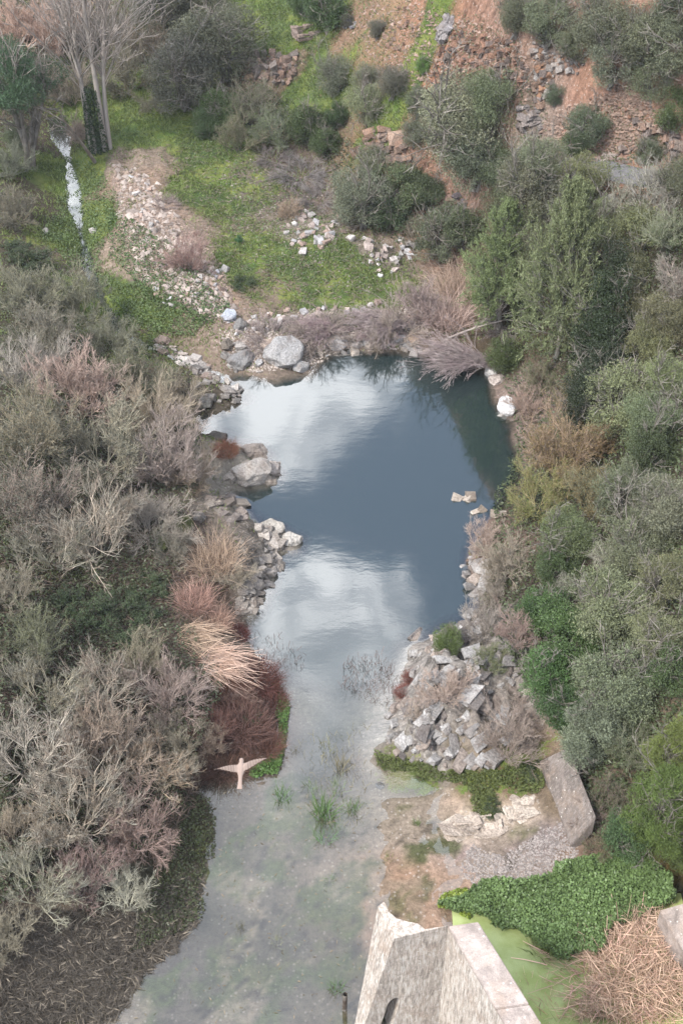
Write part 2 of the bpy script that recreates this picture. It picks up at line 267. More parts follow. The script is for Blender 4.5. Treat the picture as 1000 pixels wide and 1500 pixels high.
# ================================================================ materials
def newmat(name):
    m = bpy.data.materials.new(name); m.use_nodes = True; nt = m.node_tree; nt.nodes.clear(); return m, nt
class NB:
    def __init__(s, nt): s.nt = nt
    def n(s, t, **kw):
        x = s.nt.nodes.new(t)
        for k_, v_ in kw.items(): setattr(x, k_, v_)
        return x
    def set(s, node, i, val):
        if isinstance(val, bpy.types.NodeSocket): s.nt.links.new(val, node.inputs[i])
        else: node.inputs[i].default_value = val
    def math(s, op, a, b=0.0, c=0.0, clamp=False):
        x = s.n('ShaderNodeMath', operation=op, use_clamp=clamp); s.set(x, 0, a); s.set(x, 1, b); s.set(x, 2, c); return x.outputs[0]
    def mr(s, v, a, b, c, d, interp='LINEAR'):
        x = s.n('ShaderNodeMapRange', interpolation_type=interp)
        for i, q in enumerate((v, a, b, c, d)): s.set(x, i, q)
        return x.outputs[0]
    def noise(s, vec, scale, detail=4, rough=.55, dist=0.0, dim='3D'):
        x = s.n('ShaderNodeTexNoise'); 
        if vec is not None: s.set(x, 'Vector', vec)
        s.set(x, 'Scale', scale); s.set(x, 'Detail', detail); s.set(x, 'Roughness', rough); s.set(x, 'Distortion', dist); return x
    def mix(s, f, a, b, blend='MIX'):
        x = s.n('ShaderNodeMix', data_type='RGBA', blend_type=blend); s.set(x, 0, f); s.set(x, 6, a); s.set(x, 7, b); return x.outputs[2]
    def scale(s, col, f):
        x = s.n('ShaderNodeVectorMath', operation='SCALE'); s.set(x, 0, col); s.set(x, 3, f); return x.outputs[0]
    def attr(s, name): return s.n('ShaderNodeAttribute', attribute_name=name)
    def bump(s, h, strength, dist=.05):
        x = s.n('ShaderNodeBump'); s.set(x, 'Height', h); s.set(x, 'Strength', strength); s.set(x, 'Distance', dist); return x.outputs[0]
    def out(s, sh): o = s.n('ShaderNodeOutputMaterial'); s.nt.links.new(sh, o.inputs[0])
    def bsdf(s, col, rough=.8, spec=.3, normal=None):
        b = s.n('ShaderNodeBsdfPrincipled'); s.set(b, 'Base Color', col); s.set(b, 'Roughness', rough); s.set(b, 'Specular IOR Level', spec)
        if normal is not None: s.set(b, 'Normal', normal)
        return b.outputs[0]
def mat_leaf(name, under=.0, var=.75, transl=.22, rough=.5):
    m, nt = newmat(name); b = NB(nt)
    oi = b.n('ShaderNodeObjectInfo'); a = b.attr('rnd').outputs['Fac']
    f = b.mr(a, 0, 1, 1-var*.7, 1+var); orr = b.mr(oi.outputs['Random'], 0, 1, .85, 1.15)
    col = b.scale(b.scale(oi.outputs['Color'], f), orr)
    if under:
        g = b.n('ShaderNodeNewGeometry'); col2 = b.mix(.55, col, (.16,.18,.15,1)); col = b.mix(b.math('MULTIPLY', g.outputs['Backfacing'], under), col, col2)
    p = b.bsdf(col, rough, .25); t = b.n('ShaderNodeBsdfTranslucent'); b.set(t, 0, col)
    mx = b.n('ShaderNodeMixShader'); b.set(mx, 0, transl); nt.links.new(p, mx.inputs[1]); nt.links.new(t.outputs[0], mx.inputs[2]); b.out(mx.outputs[0]); return m
def mat_twig(name, pale=(.30,.29,.24), amount=0.0):
    m, nt = newmat(name); b = NB(nt); oi = b.n('ShaderNodeObjectInfo'); a = b.attr('rnd').outputs['Fac']
    col = b.scale(oi.outputs['Color'], b.mr(a, 0, 1, .6, 1.5))
    tc = b.n('ShaderNodeTexCoord'); n = b.noise(tc.outputs['Object'], 2.6, 3).outputs[0]
    fac = b.math('MULTIPLY', b.mr(n, .42, .62, 0, 1), amount)
    col = b.mix(fac, col, (*pale, 1)); b.out(b.bsdf(col, .9, .1)); return m
def mat_rock(name, crack=1.0):
    m, nt = newmat(name); b = NB(nt); oi = b.n('ShaderNodeObjectInfo'); g = b.n('ShaderNodeNewGeometry').outputs['Position']
    n1 = b.noise(g, 1.7, 8, .65); n2 = b.noise(g, 11, 6, .7)
    v = b.n('ShaderNodeTexVoronoi', feature='DISTANCE_TO_EDGE'); vv = b.n('ShaderNodeVectorMath', operation='MULTIPLY_ADD'); b.set(vv, 0, n1.outputs[1]); vv.inputs[1].default_value = (.6,.6,.6); b.set(vv, 2, g); b.set(v, 'Vector', vv.outputs[0]); b.set(v, 'Scale', 2.8)
    cr = b.mr(v.outputs['Distance'], 0, .05, .35, 1.0)
    col = b.scale(oi.outputs['Color'], b.mr(oi.outputs['Random'], 0, 1, .75, 1.2))
    col = b.scale(col, b.mr(n2.outputs[0], .3, .7, .5, 1.3))
    col = b.mix(b.mr(n1.outputs[0], .5, .68, 0, .55), col, (.14,.105,.085,1))      # rusty and lichen stains
    col = b.mix(b.mr(b.noise(g, 5, 5, .7).outputs[0], .6, .72, 0, .45), col, (.06,.06,.05,1))
    h = n2.outputs[0]; h = b.math('ADD', h, b.math('MULTIPLY', n1.outputs[0], 2.2)); b.out(b.bsdf(col, .9, .2, b.bump(h, 1.0, .11))); return m
M = {}
M['leaf'] = mat_leaf('olive_leaf', under=.45, var=.75); M['leafd'] = mat_leaf('evergreen_leaf', 0, .7, .15, .42); M['feather'] = mat_leaf('feathery_leaf', 0, .6, .3, .7)
M['twig'] = mat_twig('twig_bark', amount=.25); M['twigl'] = mat_twig('lichened_bark', amount=.8); M['bark'] = mat_twig('trunk_bark', pale=(.28,.26,.23), amount=.5)
M['rock'] = mat_rock('weathered_rock'); M['straw'] = mat_leaf('dry_cane', 0, .55, .2, .7)
M['grass'] = mat_leaf('grass_blade', 0, .7, .3, .6)
# ground
m, nt = newmat('ground_soil'); b = NB(nt); M['ground'] = m
pos = b.n('ShaderNodeNewGeometry').outputs['Position']
colA = b.attr('soil').outputs['Color']; gr = b.attr('grass').outputs['Fac']; rg = b.attr('rocky').outputs['Fac']
n1 = b.noise(pos, .9, 8, .65).outputs[0]; n2 = b.noise(pos, 5.5, 8, .72).outputs[0]; n3 = b.noise(pos, 28, 5, .7).outputs[0]
# tilted strata on the rocky faces
mp = b.n('ShaderNodeMapping'); b.set(mp, 0, pos); mp.inputs['Rotation'].default_value = (.5, .9, .4); mp.inputs['Scale'].default_value = (.8, 5.0, 1.2)
ns = b.noise(mp.outputs[0], 1.1, 8, .7, .6).outputs[0]
soil = b.scale(colA, b.mr(n2, .3, .7, .55, 1.45)); soil = b.scale(soil, b.mr(n3, .3, .7, .75, 1.25))
soil = b.mix(b.math('MULTIPLY', b.mr(ns, .45, .6, 0, .75), b.math('MINIMUM', rg, 1.0)), soil, b.scale(colA, .33))
soil = b.mix(b.math('MULTIPLY', b.mr(b.noise(mp.outputs[0], 1.9, 6, .7, .3).outputs[0], .56, .66, 0, .6), b.math('MINIMUM', rg, 1.0)), soil, (.34,.29,.25,1))
peb = b.n('ShaderNodeTexVoronoi', feature='F1'); b.set(peb, 'Vector', pos); b.set(peb, 'Scale', 7.0)
sepc = b.n('ShaderNodeSeparateColor'); nt.links.new(peb.outputs['Color'], sepc.inputs[0])
pf = b.math('MULTIPLY', b.mr(peb.outputs['Distance'], .28, .34, 1, 0), b.math('GREATER_THAN', sepc.outputs[0], .8))
soil = b.mix(b.math('MULTIPLY', pf, b.mr(colA, .0, .2, 0, .5)), soil, (.42,.38,.34,1))
green = b.mix(b.mr(n1, .4, .6, 0, 1), (.085,.13,.03,1), (.16,.18,.05,1)); green = b.mix(b.mr(b.noise(pos, .35, 4, .6).outputs[0], .45, .6, 0, .8), green, (.05,.075,.03,1))
green = b.scale(green, b.mr(n3, .3, .7, .45, 1.4))
gm = b.mr(b.math('ADD', b.math('MULTIPLY', n2, .5), b.math('MULTIPLY', n1, .5)), b.math('SUBTRACT', .80, b.math('MULTIPLY', gr, .55)), b.math('SUBTRACT', .86, b.math('MULTIPLY', gr, .55)), 0, 1)
col = b.mix(b.math('MULTIPLY', gm, b.mr(gr, .02, .1, 0, 1)), soil, green)
hgt = b.math('ADD', b.math('MULTIPLY', n2, 1.0), b.math('ADD', b.math('MULTIPLY', n3, .3), b.math('MULTIPLY', ns, b.math('MULTIPLY', rg, 1.4))))
b.out(b.bsdf(col, .95, .1, b.bump(hgt, .8, .16)))
# water
m, nt = newmat('pool_water'); b = NB(nt); M['water'] = m
pos = b.n('ShaderNodeNewGeometry').outputs['Position']; dep = b.attr('depth').outputs['Fac']
mpw = b.n('ShaderNodeMapping'); b.set(mpw, 0, pos); mpw.inputs['Scale'].default_value = (1, 1.9, 1)
w1 = b.noise(mpw.outputs[0], .9, 3, .5).outputs[0]; w2 = b.noise(mpw.outputs[0], 5.0, 2, .5).outputs[0]
nrm = b.bump(b.math('ADD', w1, b.math('MULTIPLY', w2, .16)), .022, .1)
gl = b.n('ShaderNodeBsdfGlossy'); b.set(gl, 'Color', (1,1,1,1)); b.set(gl, 'Roughness', .045); b.set(gl, 'Normal', nrm)
body = b.bsdf((.013,.022,.022,1), 1.0, 0.0); tr = b.n('ShaderNodeBsdfTransparent'); b.set(tr, 0, (.96,.97,.95,1))
op = b.mr(dep, .05, 1.2, .0, 1.0, 'SMOOTHSTEP'); op = b.math('POWER', op, .55)
mb = b.n('ShaderNodeMixShader'); b.set(mb, 0, op); nt.links.new(tr.outputs[0], mb.inputs[1]); nt.links.new(body, mb.inputs[2])
dt = b.n('ShaderNodeVectorMath', operation='DOT_PRODUCT'); b.set(dt, 0, nrm); nt.links.new(b.n('ShaderNodeNewGeometry').outputs['Incoming'], dt.inputs[1])
sch = b.math('POWER', b.math('SUBTRACT', 1.0, b.math('ABSOLUTE', dt.outputs['Value']), clamp=True), 4.5); F0 = .125; sch = b.math('MULTIPLY_ADD', sch, 1-F0, F0)
ms = b.n('ShaderNodeMixShader'); nt.links.new(sch, ms.inputs[0]); nt.links.new(mb.outputs[0], ms.inputs[1]); nt.links.new(gl.outputs[0], ms.inputs[2]); b.out(ms.outputs[0])
# duckweed
m, nt = newmat('duckweed'); b = NB(nt); M['duckweed'] = m
pos = b.n('ShaderNodeNewGeometry').outputs['Position']
c1 = b.mix(b.mr(b.noise(pos, 1.2, 6, .6).outputs[0], .4, .65, 0, 1), (.24,.29,.10,1), (.33,.38,.17,1))
c1 = b.scale(c1, b.mr(b.noise(pos, 60, 3, .7).outputs[0], .3, .7, .75, 1.2)); b.out(b.bsdf(c1, .7, .12, b.bump(b.noise(pos, 70, 2).outputs[0], .3, .01)))
# concrete
def mat_conc(name, base, streak, sc=(6.0,6.0,.9), ro=(.0,.3,0)):
    m, nt = newmat(name); b = NB(nt); tc = b.n('ShaderNodeNewGeometry').outputs['Position']
    mp = b.n('ShaderNodeMapping'); b.set(mp, 0, tc); mp.inputs['Rotation'].default_value = ro; mp.inputs['Scale'].default_value = sc if streak else (1,1,1)
    n1 = b.noise(mp.outputs[0], 1.6, 9, .72, .4).outputs[0]; n2 = b.noise(tc, 1.4, 6, .6).outputs[0]; n3 = b.noise(tc, 22, 6, .75).outputs[0]
    c = b.mix(b.mr(n1, .36, .64, 0, 1), tuple(x*.58 for x in base)+(1,), tuple(x*1.2 for x in base)+(1,))
    c = b.mix(b.mr(n2, .5, .7, 0, .6), c, (.27,.20,.15,1)); c = b.scale(c, b.mr(n3, .3, .7, .7, 1.25))
    sp = b.n('ShaderNodeTexVoronoi', feature='F1'); b.set(sp, 'Vector', tc); b.set(sp, 'Scale', 9.0)
    sc_ = b.n('ShaderNodeSeparateColor'); nt.links.new(sp.outputs['Color'], sc_.inputs[0])
    c = b.mix(b.math('MULTIPLY', b.mr(sp.outputs['Distance'], .2, .3, 1, 0), b.math('GREATER_THAN', sc_.outputs[1], .89 if not streak else .93)), c, (.5,.47,.42,1))
    h = b.math('ADD', n1, b.math('MULTIPLY', n3, .4))
    if streak:
        sx = b.n('ShaderNodeSeparateXYZ'); b.set(sx, 0, tc); lift = b.math('MODULO', b.math('ADD', sx.outputs[2], 20.0), 1.15); ln = b.mr(b.math('ABSOLUTE', b.math('SUBTRACT', lift, .5)), 0, .018, .0, 1)
        c = b.mix(b.math('MULTIPLY', b.math('SUBTRACT', 1.0, ln), .45), c, (.10,.085,.07,1)); h = b.math('ADD', h, b.math('MULTIPLY', ln, .6))
        k2 = 1.0 if sc[0] > 5 else .25; mp2 = b.n('ShaderNodeMapping'); b.set(mp2, 0, tc); mp2.inputs['Rotation'].default_value = (0, .35, 0); mp2.inputs['Scale'].default_value = (9, 9, 1.6); n4 = b.noise(mp2.outputs[0], 1.3, 7, .75, .3).outputs[0]
        c = b.mix(b.mr(n4, .5, .6, 0, .7*k2), c, (.50,.47,.43,1)); c = b.mix(b.mr(n4, .47, .37, 0, .65), c, (.13,.115,.10,1))
    b.out(b.bsdf(c, .9, .2, b.bump(h, .6, .03))); return m
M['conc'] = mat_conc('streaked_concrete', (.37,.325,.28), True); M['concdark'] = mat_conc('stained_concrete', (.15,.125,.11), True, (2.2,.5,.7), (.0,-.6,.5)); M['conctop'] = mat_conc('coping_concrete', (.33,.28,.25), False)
m, nt = newmat('road_asphalt'); b = NB(nt); M['road'] = m
pos = b.n('ShaderNodeNewGeometry').outputs['Position']
b.out(b.bsdf(b.scale((.15,.145,.15), b.mr(b.noise(pos, 9, 6, .7).outputs[0], .3, .7, .75, 1.2)), .9, .2))
m, nt = newmat('feather'); b = NB(nt); M['bird'] = m
tc = b.n('ShaderNodeTexCoord').outputs['Object']; sx = b.n('ShaderNodeSeparateXYZ'); b.set(sx, 0, tc)
ax = b.math('ABSOLUTE', sx.outputs[0]); wv = b.n('ShaderNodeTexWave'); b.set(wv, 'Vector', tc); b.set(wv, 'Scale', 30.0); b.set(wv, 'Distortion', 2.0)
cb = b.mix(b.math('MULTIPLY', b.mr(ax, .02, .05, .1, .9), wv.outputs[1]), (.24,.18,.15,1), (.045,.034,.03,1)); cb = b.mix(b.mr(ax, .12, .19, 0, .6), cb, (.15,.11,.09,1))
b.out(b.bsdf(cb, .8, .2))

# ================================================================ ground, water, road
def axis(core, lo, hi):
    a = [core[0]]; s = ST
    while a[-1] > lo: s *= 1.35; a.append(a[-1]-s)
    c = [core[-1]]; s = ST
    while c[-1] < hi: s *= 1.35; c.append(c[-1]+s)
    return np.r_[a[:0:-1], core, c[1:]]
ax_ = axis(gx, -900, 900); ay_ = axis(gy, -500, 1600); AX, AY = np.meshgrid(ax_, ay_, indexing='ij')
CXc = np.clip(AX, GX0, GX1-.3); CYc = np.clip(AY, GY0, GY1-.3)
outd = np.hypot(AX-CXc, (AY-CYc)); AZ = H(CXc, CYc)+.22*np.maximum(np.abs(AX-CXc)-0, 0)**.95*(np.abs(AX-CXc) > 0)+.05*np.maximum(AY-CYc, 0)
n0, n1_ = AX.shape; idx = np.arange(n0*n1_).reshape(n0, n1_)
F = np.stack([idx[:-1, :-1], idx[1:, :-1], idx[1:, 1:], idx[:-1, 1:]], -1).reshape(-1, 4)
fade = np.exp(-outd/12)[..., None]
gcol = bil(COL, CXc, CYc)*fade+np.array([.06,.055,.035])*(1-fade)
ground = link('ground', mesh_np('ground', np.stack([AX, AY, AZ], -1), F, smooth=True, extra={'soil': gcol.reshape(-1, 3), 'grass': bil(GRASS, CXc, CYc).ravel(), 'rocky': bil(ROUGH, CXc, CYc).ravel()}), M['ground'])
tag(ground, kind='structure')
def water_sheet(name, maskfn, z, mat, st=2):
    m = maskfn; X = XX[::st, ::st]; Y = YY[::st, ::st]; mk = m[::st, ::st]; dpt = np.clip(z-HT[::st, ::st], 0, 5)
    id_ = np.arange(X.size).reshape(X.shape); keep = mk[:-1, :-1] | mk[1:, :-1] | mk[1:, 1:] | mk[:-1, 1:]
    Fq = np.stack([id_[:-1, :-1], id_[1:, :-1], id_[1:, 1:], id_[:-1, 1:]], -1)[keep]
    used, inv = np.unique(Fq, return_inverse=True); V = np.stack([X.ravel(), Y.ravel(), np.full(X.size, z)], -1)[used]
    o = link(name, mesh_np(name, V, inv.reshape(-1, 4), smooth=True, extra={'depth': dpt.ravel()[used]}), mat); tag(o, kind='structure'); return o
nearp = (ins | (dp < 1.2)) & ~((dpn < .8) | inpn)
water_sheet('pool_water', nearp, 0.0, M['water'])
duck = in_poly(XX, YY, P(*np.array([(668,1335),(720,1300),(960,1300),(1100,1400),(1050,1700),(760,1700),(690,1420)], float).T, .05)[:, :2])
water_sheet('duckweed_pond', (inpn | (dpn < .4)) & duck, .05, M['duckweed'])
water_sheet('side_pond_water', (inpn | (dpn < .4)) & ~duck, .042, M['water'])
# creek ribbon
cp = []; T = np.linspace(0, len(CREEK)-1, 130)
cx = np.interp(T, range(len(CREEK)), creekw[:, 0]); cy = np.interp(T, range(len(CREEK)), creekw[:, 1]); cz = np.interp(T, range(len(CREEK)), CREEKZ); cwid = np.interp(T, range(len(CREEK)), CREEKW)
tx = np.gradient(cx); ty = np.gradient(cy); ln = np.hypot(tx, ty); nx = -ty/ln; ny = tx/ln
offs = np.linspace(-1, 1, 5); hw = (cwid/2+.12)[:, None]*(1+.5*fbm(T*3, T*0, 1.0, 3, 400))[:, None]
V = np.stack([cx[:, None]+nx[:, None]*offs*hw, cy[:, None]+ny[:, None]*offs*hw, np.broadcast_to(cz[:, None]-.02, (130, 5))], -1)
id_ = np.arange(650).reshape(130, 5); Fq = np.stack([id_[:-1, :-1], id_[1:, :-1], id_[1:, 1:], id_[:-1, 1:]], -1).reshape(-1, 4)
o = link('creek_water', mesh_np('creek_water', V, Fq, smooth=True, extra={'depth': np.full(650, .4)}), M['water']); tag(o, kind='structure')
# road ribbon
T = np.linspace(0, 5, 80); rp = np.stack([np.interp(T, range(6), roadw[:, i]) for i in range(3)], -1); tg = unit(np.gradient(rp, axis=0)); nn = np.stack([-tg[:, 1], tg[:, 0], 0*T], -1)
offs = np.linspace(-1.0, 1.0, 6); V = rp[:, None]+nn[:, None]*offs[:, None]; V[..., 2] = H(V[..., 0], V[..., 1])+.03
id_ = np.arange(480).reshape(80, 6); Fq = np.stack([id_[:-1, :-1], id_[1:, :-1], id_[1:, 1:], id_[:-1, 1:]], -1).reshape(-1, 4)
tag(link('road', mesh_np('road', V, Fq, smooth=True), M['road']), kind='structure')

# ================================================================ plant building blocks
def ribbons(Pp, W, rng, name='r', flat=None):
    n, kk, _ = Pp.shape; tan = unit(np.gradient(Pp, axis=1)); rd = unit(rng.normal(size=(n, 1, 3))) if flat is None else np.broadcast_to(flat, (n, 1, 3))
    side = unit(np.cross(tan, np.broadcast_to(rd, tan.shape)))*W[..., None]/2
    V = np.stack([Pp-side, Pp+side], 2).reshape(-1, 3); id_ = np.arange(n*kk*2).reshape(n, kk, 2)
    F = np.stack([id_[:, :-1, 0], id_[:, :-1, 1], id_[:, 1:, 1], id_[:, 1:, 0]], -1).reshape(-1, 4); return V, F
def tubes(Pp, R, sides=4):
    n, kk, _ = Pp.shape; tan = unit(np.gradient(Pp, axis=1)); ref = np.where(np.abs(tan[..., 2:3]) > .9, np.array([1., 0, 0]), np.array([0, 0, 1.]))
    a = unit(np.cross(tan, ref)); b_ = np.cross(tan, a); ph = np.arange(sides)*2*PI/sides
    V = Pp[:, :, None]+R[:, :, None, None]*(a[:, :, None]*np.cos(ph)[:, None]+b_[:, :, None]*np.sin(ph)[:, None])
    id_ = np.arange(n*kk*sides).reshape(n, kk, sides); nx_ = np.roll(id_, -1, axis=2)
    F = np.stack([id_[:, :-1], nx_[:, :-1], nx_[:, 1:], id_[:, 1:]], -1).reshape(-1, 4); return V.reshape(-1, 3), F
def join(parts):
    V = []; F = []; R = []; o = 0
    for v, f, r in parts: V.append(v); F.append(f+o); R.append(r); o += len(v)
    return np.concatenate(V), np.concatenate(F), np.concatenate(R)
def leaves(ctr, axis_, L, W, rng):
    n = len(ctr); ax = unit(axis_); side = unit(np.cross(ax, rng.normal(size=(n, 3))))
    L = (L*rng.uniform(.6, 1.35, n))[:, None]; Wd = (W*rng.uniform(.7, 1.3, n))[:, None]
    V = np.stack([ctr-ax*L*.5, ctr+side*Wd*.5, ctr+ax*L*.5, ctr-side*Wd*.5], 1).reshape(-1, 3); return V, np.arange(4*n).reshape(n, 4)
def grow(rng, P0, D, L, R, levels, spread=.6, kids=5, lratio=.6, rratio=.55, up=.15, tmin=.3, kk=4, wob=.25):
    """returns per level (points n,k,3; radii n,k)"""
    outl = []
    for lv in range(levels):
        n = len(P0); t = np.linspace(0, 1, kk)[None, :, None]; bend = rng.normal(size=(n, 1, 3))*wob+np.array([0, 0, up])
        pts = P0[:, None]+D[:, None]*L[:, None, None]*t+bend*(L[:, None, None]*t*t*.5)
        rad = R[:, None]*(1-.55*t[..., 0]); outl.append((pts, rad))
        if lv == levels-1: break
        kd = kids[lv] if isinstance(kids, (list, tuple)) else kids
        tt = rng.uniform(tmin, 1, (n, kd)); tt[:, 0] = 1.0
        f = tt*(kk-1); i0 = np.clip(f.astype(int), 0, kk-2); a = (f-i0)[..., None]; ar = np.arange(n)[:, None]
        P1 = pts[ar, i0]*(1-a)+pts[ar, i0+1]*a; T1 = unit(pts[ar, i0+1]-pts[ar, i0])
        D1 = unit(T1+rng.normal(size=T1.shape)*spread); P0 = P1.reshape(-1, 3); D = D1.reshape(-1, 3)
        L = (L[:, None]*lratio*rng.uniform(.6, 1.25, (n, kd))).ravel(); R = (R[:, None]*rratio*np.ones((n, kd))).ravel()
    return outl
PROTO = {}
def proto_leafy(key, seed, width=4.0, height=3.4, zc_=1.75, npuff=30, nleaf=15000, L=.13, W=.05, tall=1.0, lmat='leaf', base=.0, prad=(.5,.95)):
    rng = np.random.default_rng(seed); rx = width/2-.5; rzv = height/2-.35
    c = unit(rng.normal(size=(npuff, 3)))*rng.uniform(.35, 1, (npuff, 1))**.5; c = c*np.array([rx, rx, rzv*tall])*rng.uniform(.8, 1.25, (npuff, 1))+np.array([0, 0, zc_*tall])
    c[:, 2] = np.maximum(c[:, 2], .45+base); r = rng.uniform(*prad, npuff)
    pk = rng.choice(npuff, nleaf, p=r**2/np.sum(r**2)); d = unit(rng.normal(size=(nleaf, 3))); d[:, 2] += .15
    sub = 1+.18*np.sin(d[:, 0]*9+pk)*np.sin(d[:, 1]*8+pk*2)+.1*rng.normal(size=nleaf)+.35*(rng.random(nleaf) < .09)
    ctr = c[pk]+d*(r[pk]*rng.uniform(.35, 1, nleaf)**.4*sub)[:, None]*np.array([1, 1, .85])
    V, Fq = leaves(ctr, d*.7+rng.normal(size=(nleaf, 3))*.6+np.array([0, 0, .25]), L, W, rng)
    pr_ = rng.random(npuff); rn = np.clip(.55*rng.random(nleaf)+.45*pr_[pk], 0, 1)
    crown = mesh_np(key+'_crown', V, Fq, np.repeat(rn, 4)); crown.materials.append(M[lmat])
    n = 5; P0 = np.c_[rng.normal(size=(n, 2))*.12, np.full(n, -.3)]; tgt = c[rng.choice(npuff, n, replace=False)]; D = unit(tgt-P0)
    g = grow(rng, P0, D, np.linalg.norm(tgt-P0, axis=1)*.75, np.full(n, .09*width/4), 4, .5, [5, 5, 4], .55, .5, .2)
    g[0][1][:] *= np.linspace(1.3, 1, 4)
    pts = [tubes(*g[0], 6), tubes(*g[1], 4), tubes(*g[2], 3)]; gr_ = ribbons(g[3][0], g[3][1]*2.5, rng)
    Vj, Fj, Rj = join([(v, f, np.full(len(v), .4)) for v, f in pts]+[(gr_[0], gr_[1], np.full(len(gr_[0]), .8))])
    tr_ = mesh_np(key+'_trunk', Vj, Fj, Rj); tr_.materials.append(M['bark']); PROTO[key] = (width, [('trunk', tr_, (.12,.105,.09)), ('crown', crown, None)])
def proto_bare(key, seed, width=4.4, n0=16, mat='twig', levels=5, kids=(5,5,5,4), up=.25, tw=.012, spread=.42, tilt=(.15,1.25), L0=1.25, leaf=0, leafcol=(.10,.13,.06), lL=.09, lW=.035, droop=0, lratio=.62, dirv=None):
    rng = np.random.default_rng(seed); ph = rng.uniform(0, 2*PI, n0); th = rng.uniform(*tilt, n0)
    D = np.c_[np.cos(ph)*np.sin(th), np.sin(ph)*np.sin(th), np.cos(th)]; P0 = np.c_[D[:, :2]*.25, np.zeros(n0)-.15]
    if dirv is not None: D = unit(D*.55+np.array(dirv)); P0 = np.c_[rng.normal(size=(n0, 2))*.25, np.full(n0, .1)]
    g = grow(rng, P0, D, np.full(n0, L0)*rng.uniform(.75, 1.2, n0), np.full(n0, .036), levels, spread, list(kids), lratio, .58, up)
    big = []; fine = []
    for i, (p, r) in enumerate(g):
        if i < 2: v, f = tubes(p, np.maximum(r, .015), 4); big.append((v, f, np.full(len(v), .35)))
        elif i < levels-1: v, f = tubes(p, np.maximum(r, tw*.55), 3); (big if i == 2 else fine).append((v, f, np.full(len(v), .6)))
        else: v, f = ribbons(p, np.maximum(r*2, tw)*np.ones_like(r), rng); fine.append((v, f, np.repeat(rng.random(len(p)), p.shape[1]*2)))
    V1, F1, R1 = join(big); V2, F2, R2 = join(fine)
    s = width/2/np.percentile(np.hypot(V2[:, 0], V2[:, 1]), 96); 
    a = mesh_np(key+'_stems', V1*s, F1, R1); b_ = mesh_np(key+'_twigs', V2*s, F2, R2); a.materials.append(M[mat]); b_.materials.append(M[mat])
    parts = [('stems', a, 'S'), ('twigs', b_, None)]
    if leaf:
        tips = g[-1][0][:, 1:].reshape(-1, 3)*s; q = rng.choice(len(tips), leaf); V3, F3 = leaves(tips[q]+rng.normal(size=(leaf, 3))*.05, rng.normal(size=(leaf, 3))+np.array([0, 0, .4]), lL, lW, rng)
        lf = mesh_np(key+'_foliage', V3, F3, np.repeat(rng.random(leaf), 4)); lf.materials.append(M['feather']); parts.append(('foliage', lf, 'L'))
    PROTO[key] = (width, parts, leafcol)
def proto_feather(key, seed, width=4.0, height=7.0, nb=120, lmat='feather'):
    """tall loose tree: central stems, rising side branches that carry plumes of fine green shoots"""
    rng = np.random.default_rng(seed); z = np.sort(rng.uniform(.08, 1, nb)); ph = rng.uniform(0, 2*PI, nb); prof = (1-z**1.6)*.95+.12
    Lb = width/2*prof*rng.uniform(.7, 1.25, nb); el = rng.uniform(.15, .7, nb)+z*.5
    P0 = np.c_[rng.normal(size=(nb, 2))*.08, z*height*.9]; D = np.c_[np.cos(ph)*np.cos(el), np.sin(ph)*np.cos(el), np.sin(el)]
    g = grow(rng, P0, D, Lb*1.0, np.full(nb, .03), 4, .42, [9, 7, 5], .42, .5, .1, .25)
    parts = [(lambda v: (v[0], v[1], np.full(len(v[0]), .5)))(tubes(g[0][0], g[0][1], 4)), (lambda v: (v[0], v[1], np.full(len(v[0]), .8)))(tubes(g[1][0], np.maximum(g[1][1], .006), 3))]
    tk = np.zeros((2, 9, 3)); tk[:, :, 2] = np.linspace(-.3, height*.8, 9); tk[:, :, :2] += np.cumsum(rng.normal(size=(2, 9, 2))*.07, 1); v, f = tubes(tk, np.broadcast_to(np.linspace(.16, .02, 9), (2, 9)).copy(), 6)
    parts.append((v, f, np.full(len(v), .4))); Vj, Fj, Rj = join(parts); a = mesh_np(key+'_trunk', Vj, Fj, Rj); a.materials.append(M['twigl'])
    v, f = ribbons(g[3][0], np.full(g[3][1].shape, .026), rng); rr = np.repeat(rng.random(len(g[3][0])), 8)
    tips = g[2][0].reshape(-1, 3); nq = 34000; q = rng.choice(len(tips), nq); v2, f2 = leaves(tips[q]+rng.normal(size=(nq, 3))*.06, rng.normal(size=(nq, 3))*.6+np.array([0, 0, .6]), .14, .03, rng)
    Vc, Fc, Rc = join([(v, f, rr), (v2, f2, np.repeat(rng.random(nq), 4))]); c_ = mesh_np(key+'_crown', Vc, Fc, Rc); c_.materials.append(M[lmat]); PROTO[key] = (width, [('trunk', a, (.17,.15,.125)), ('crown', c_, None)])
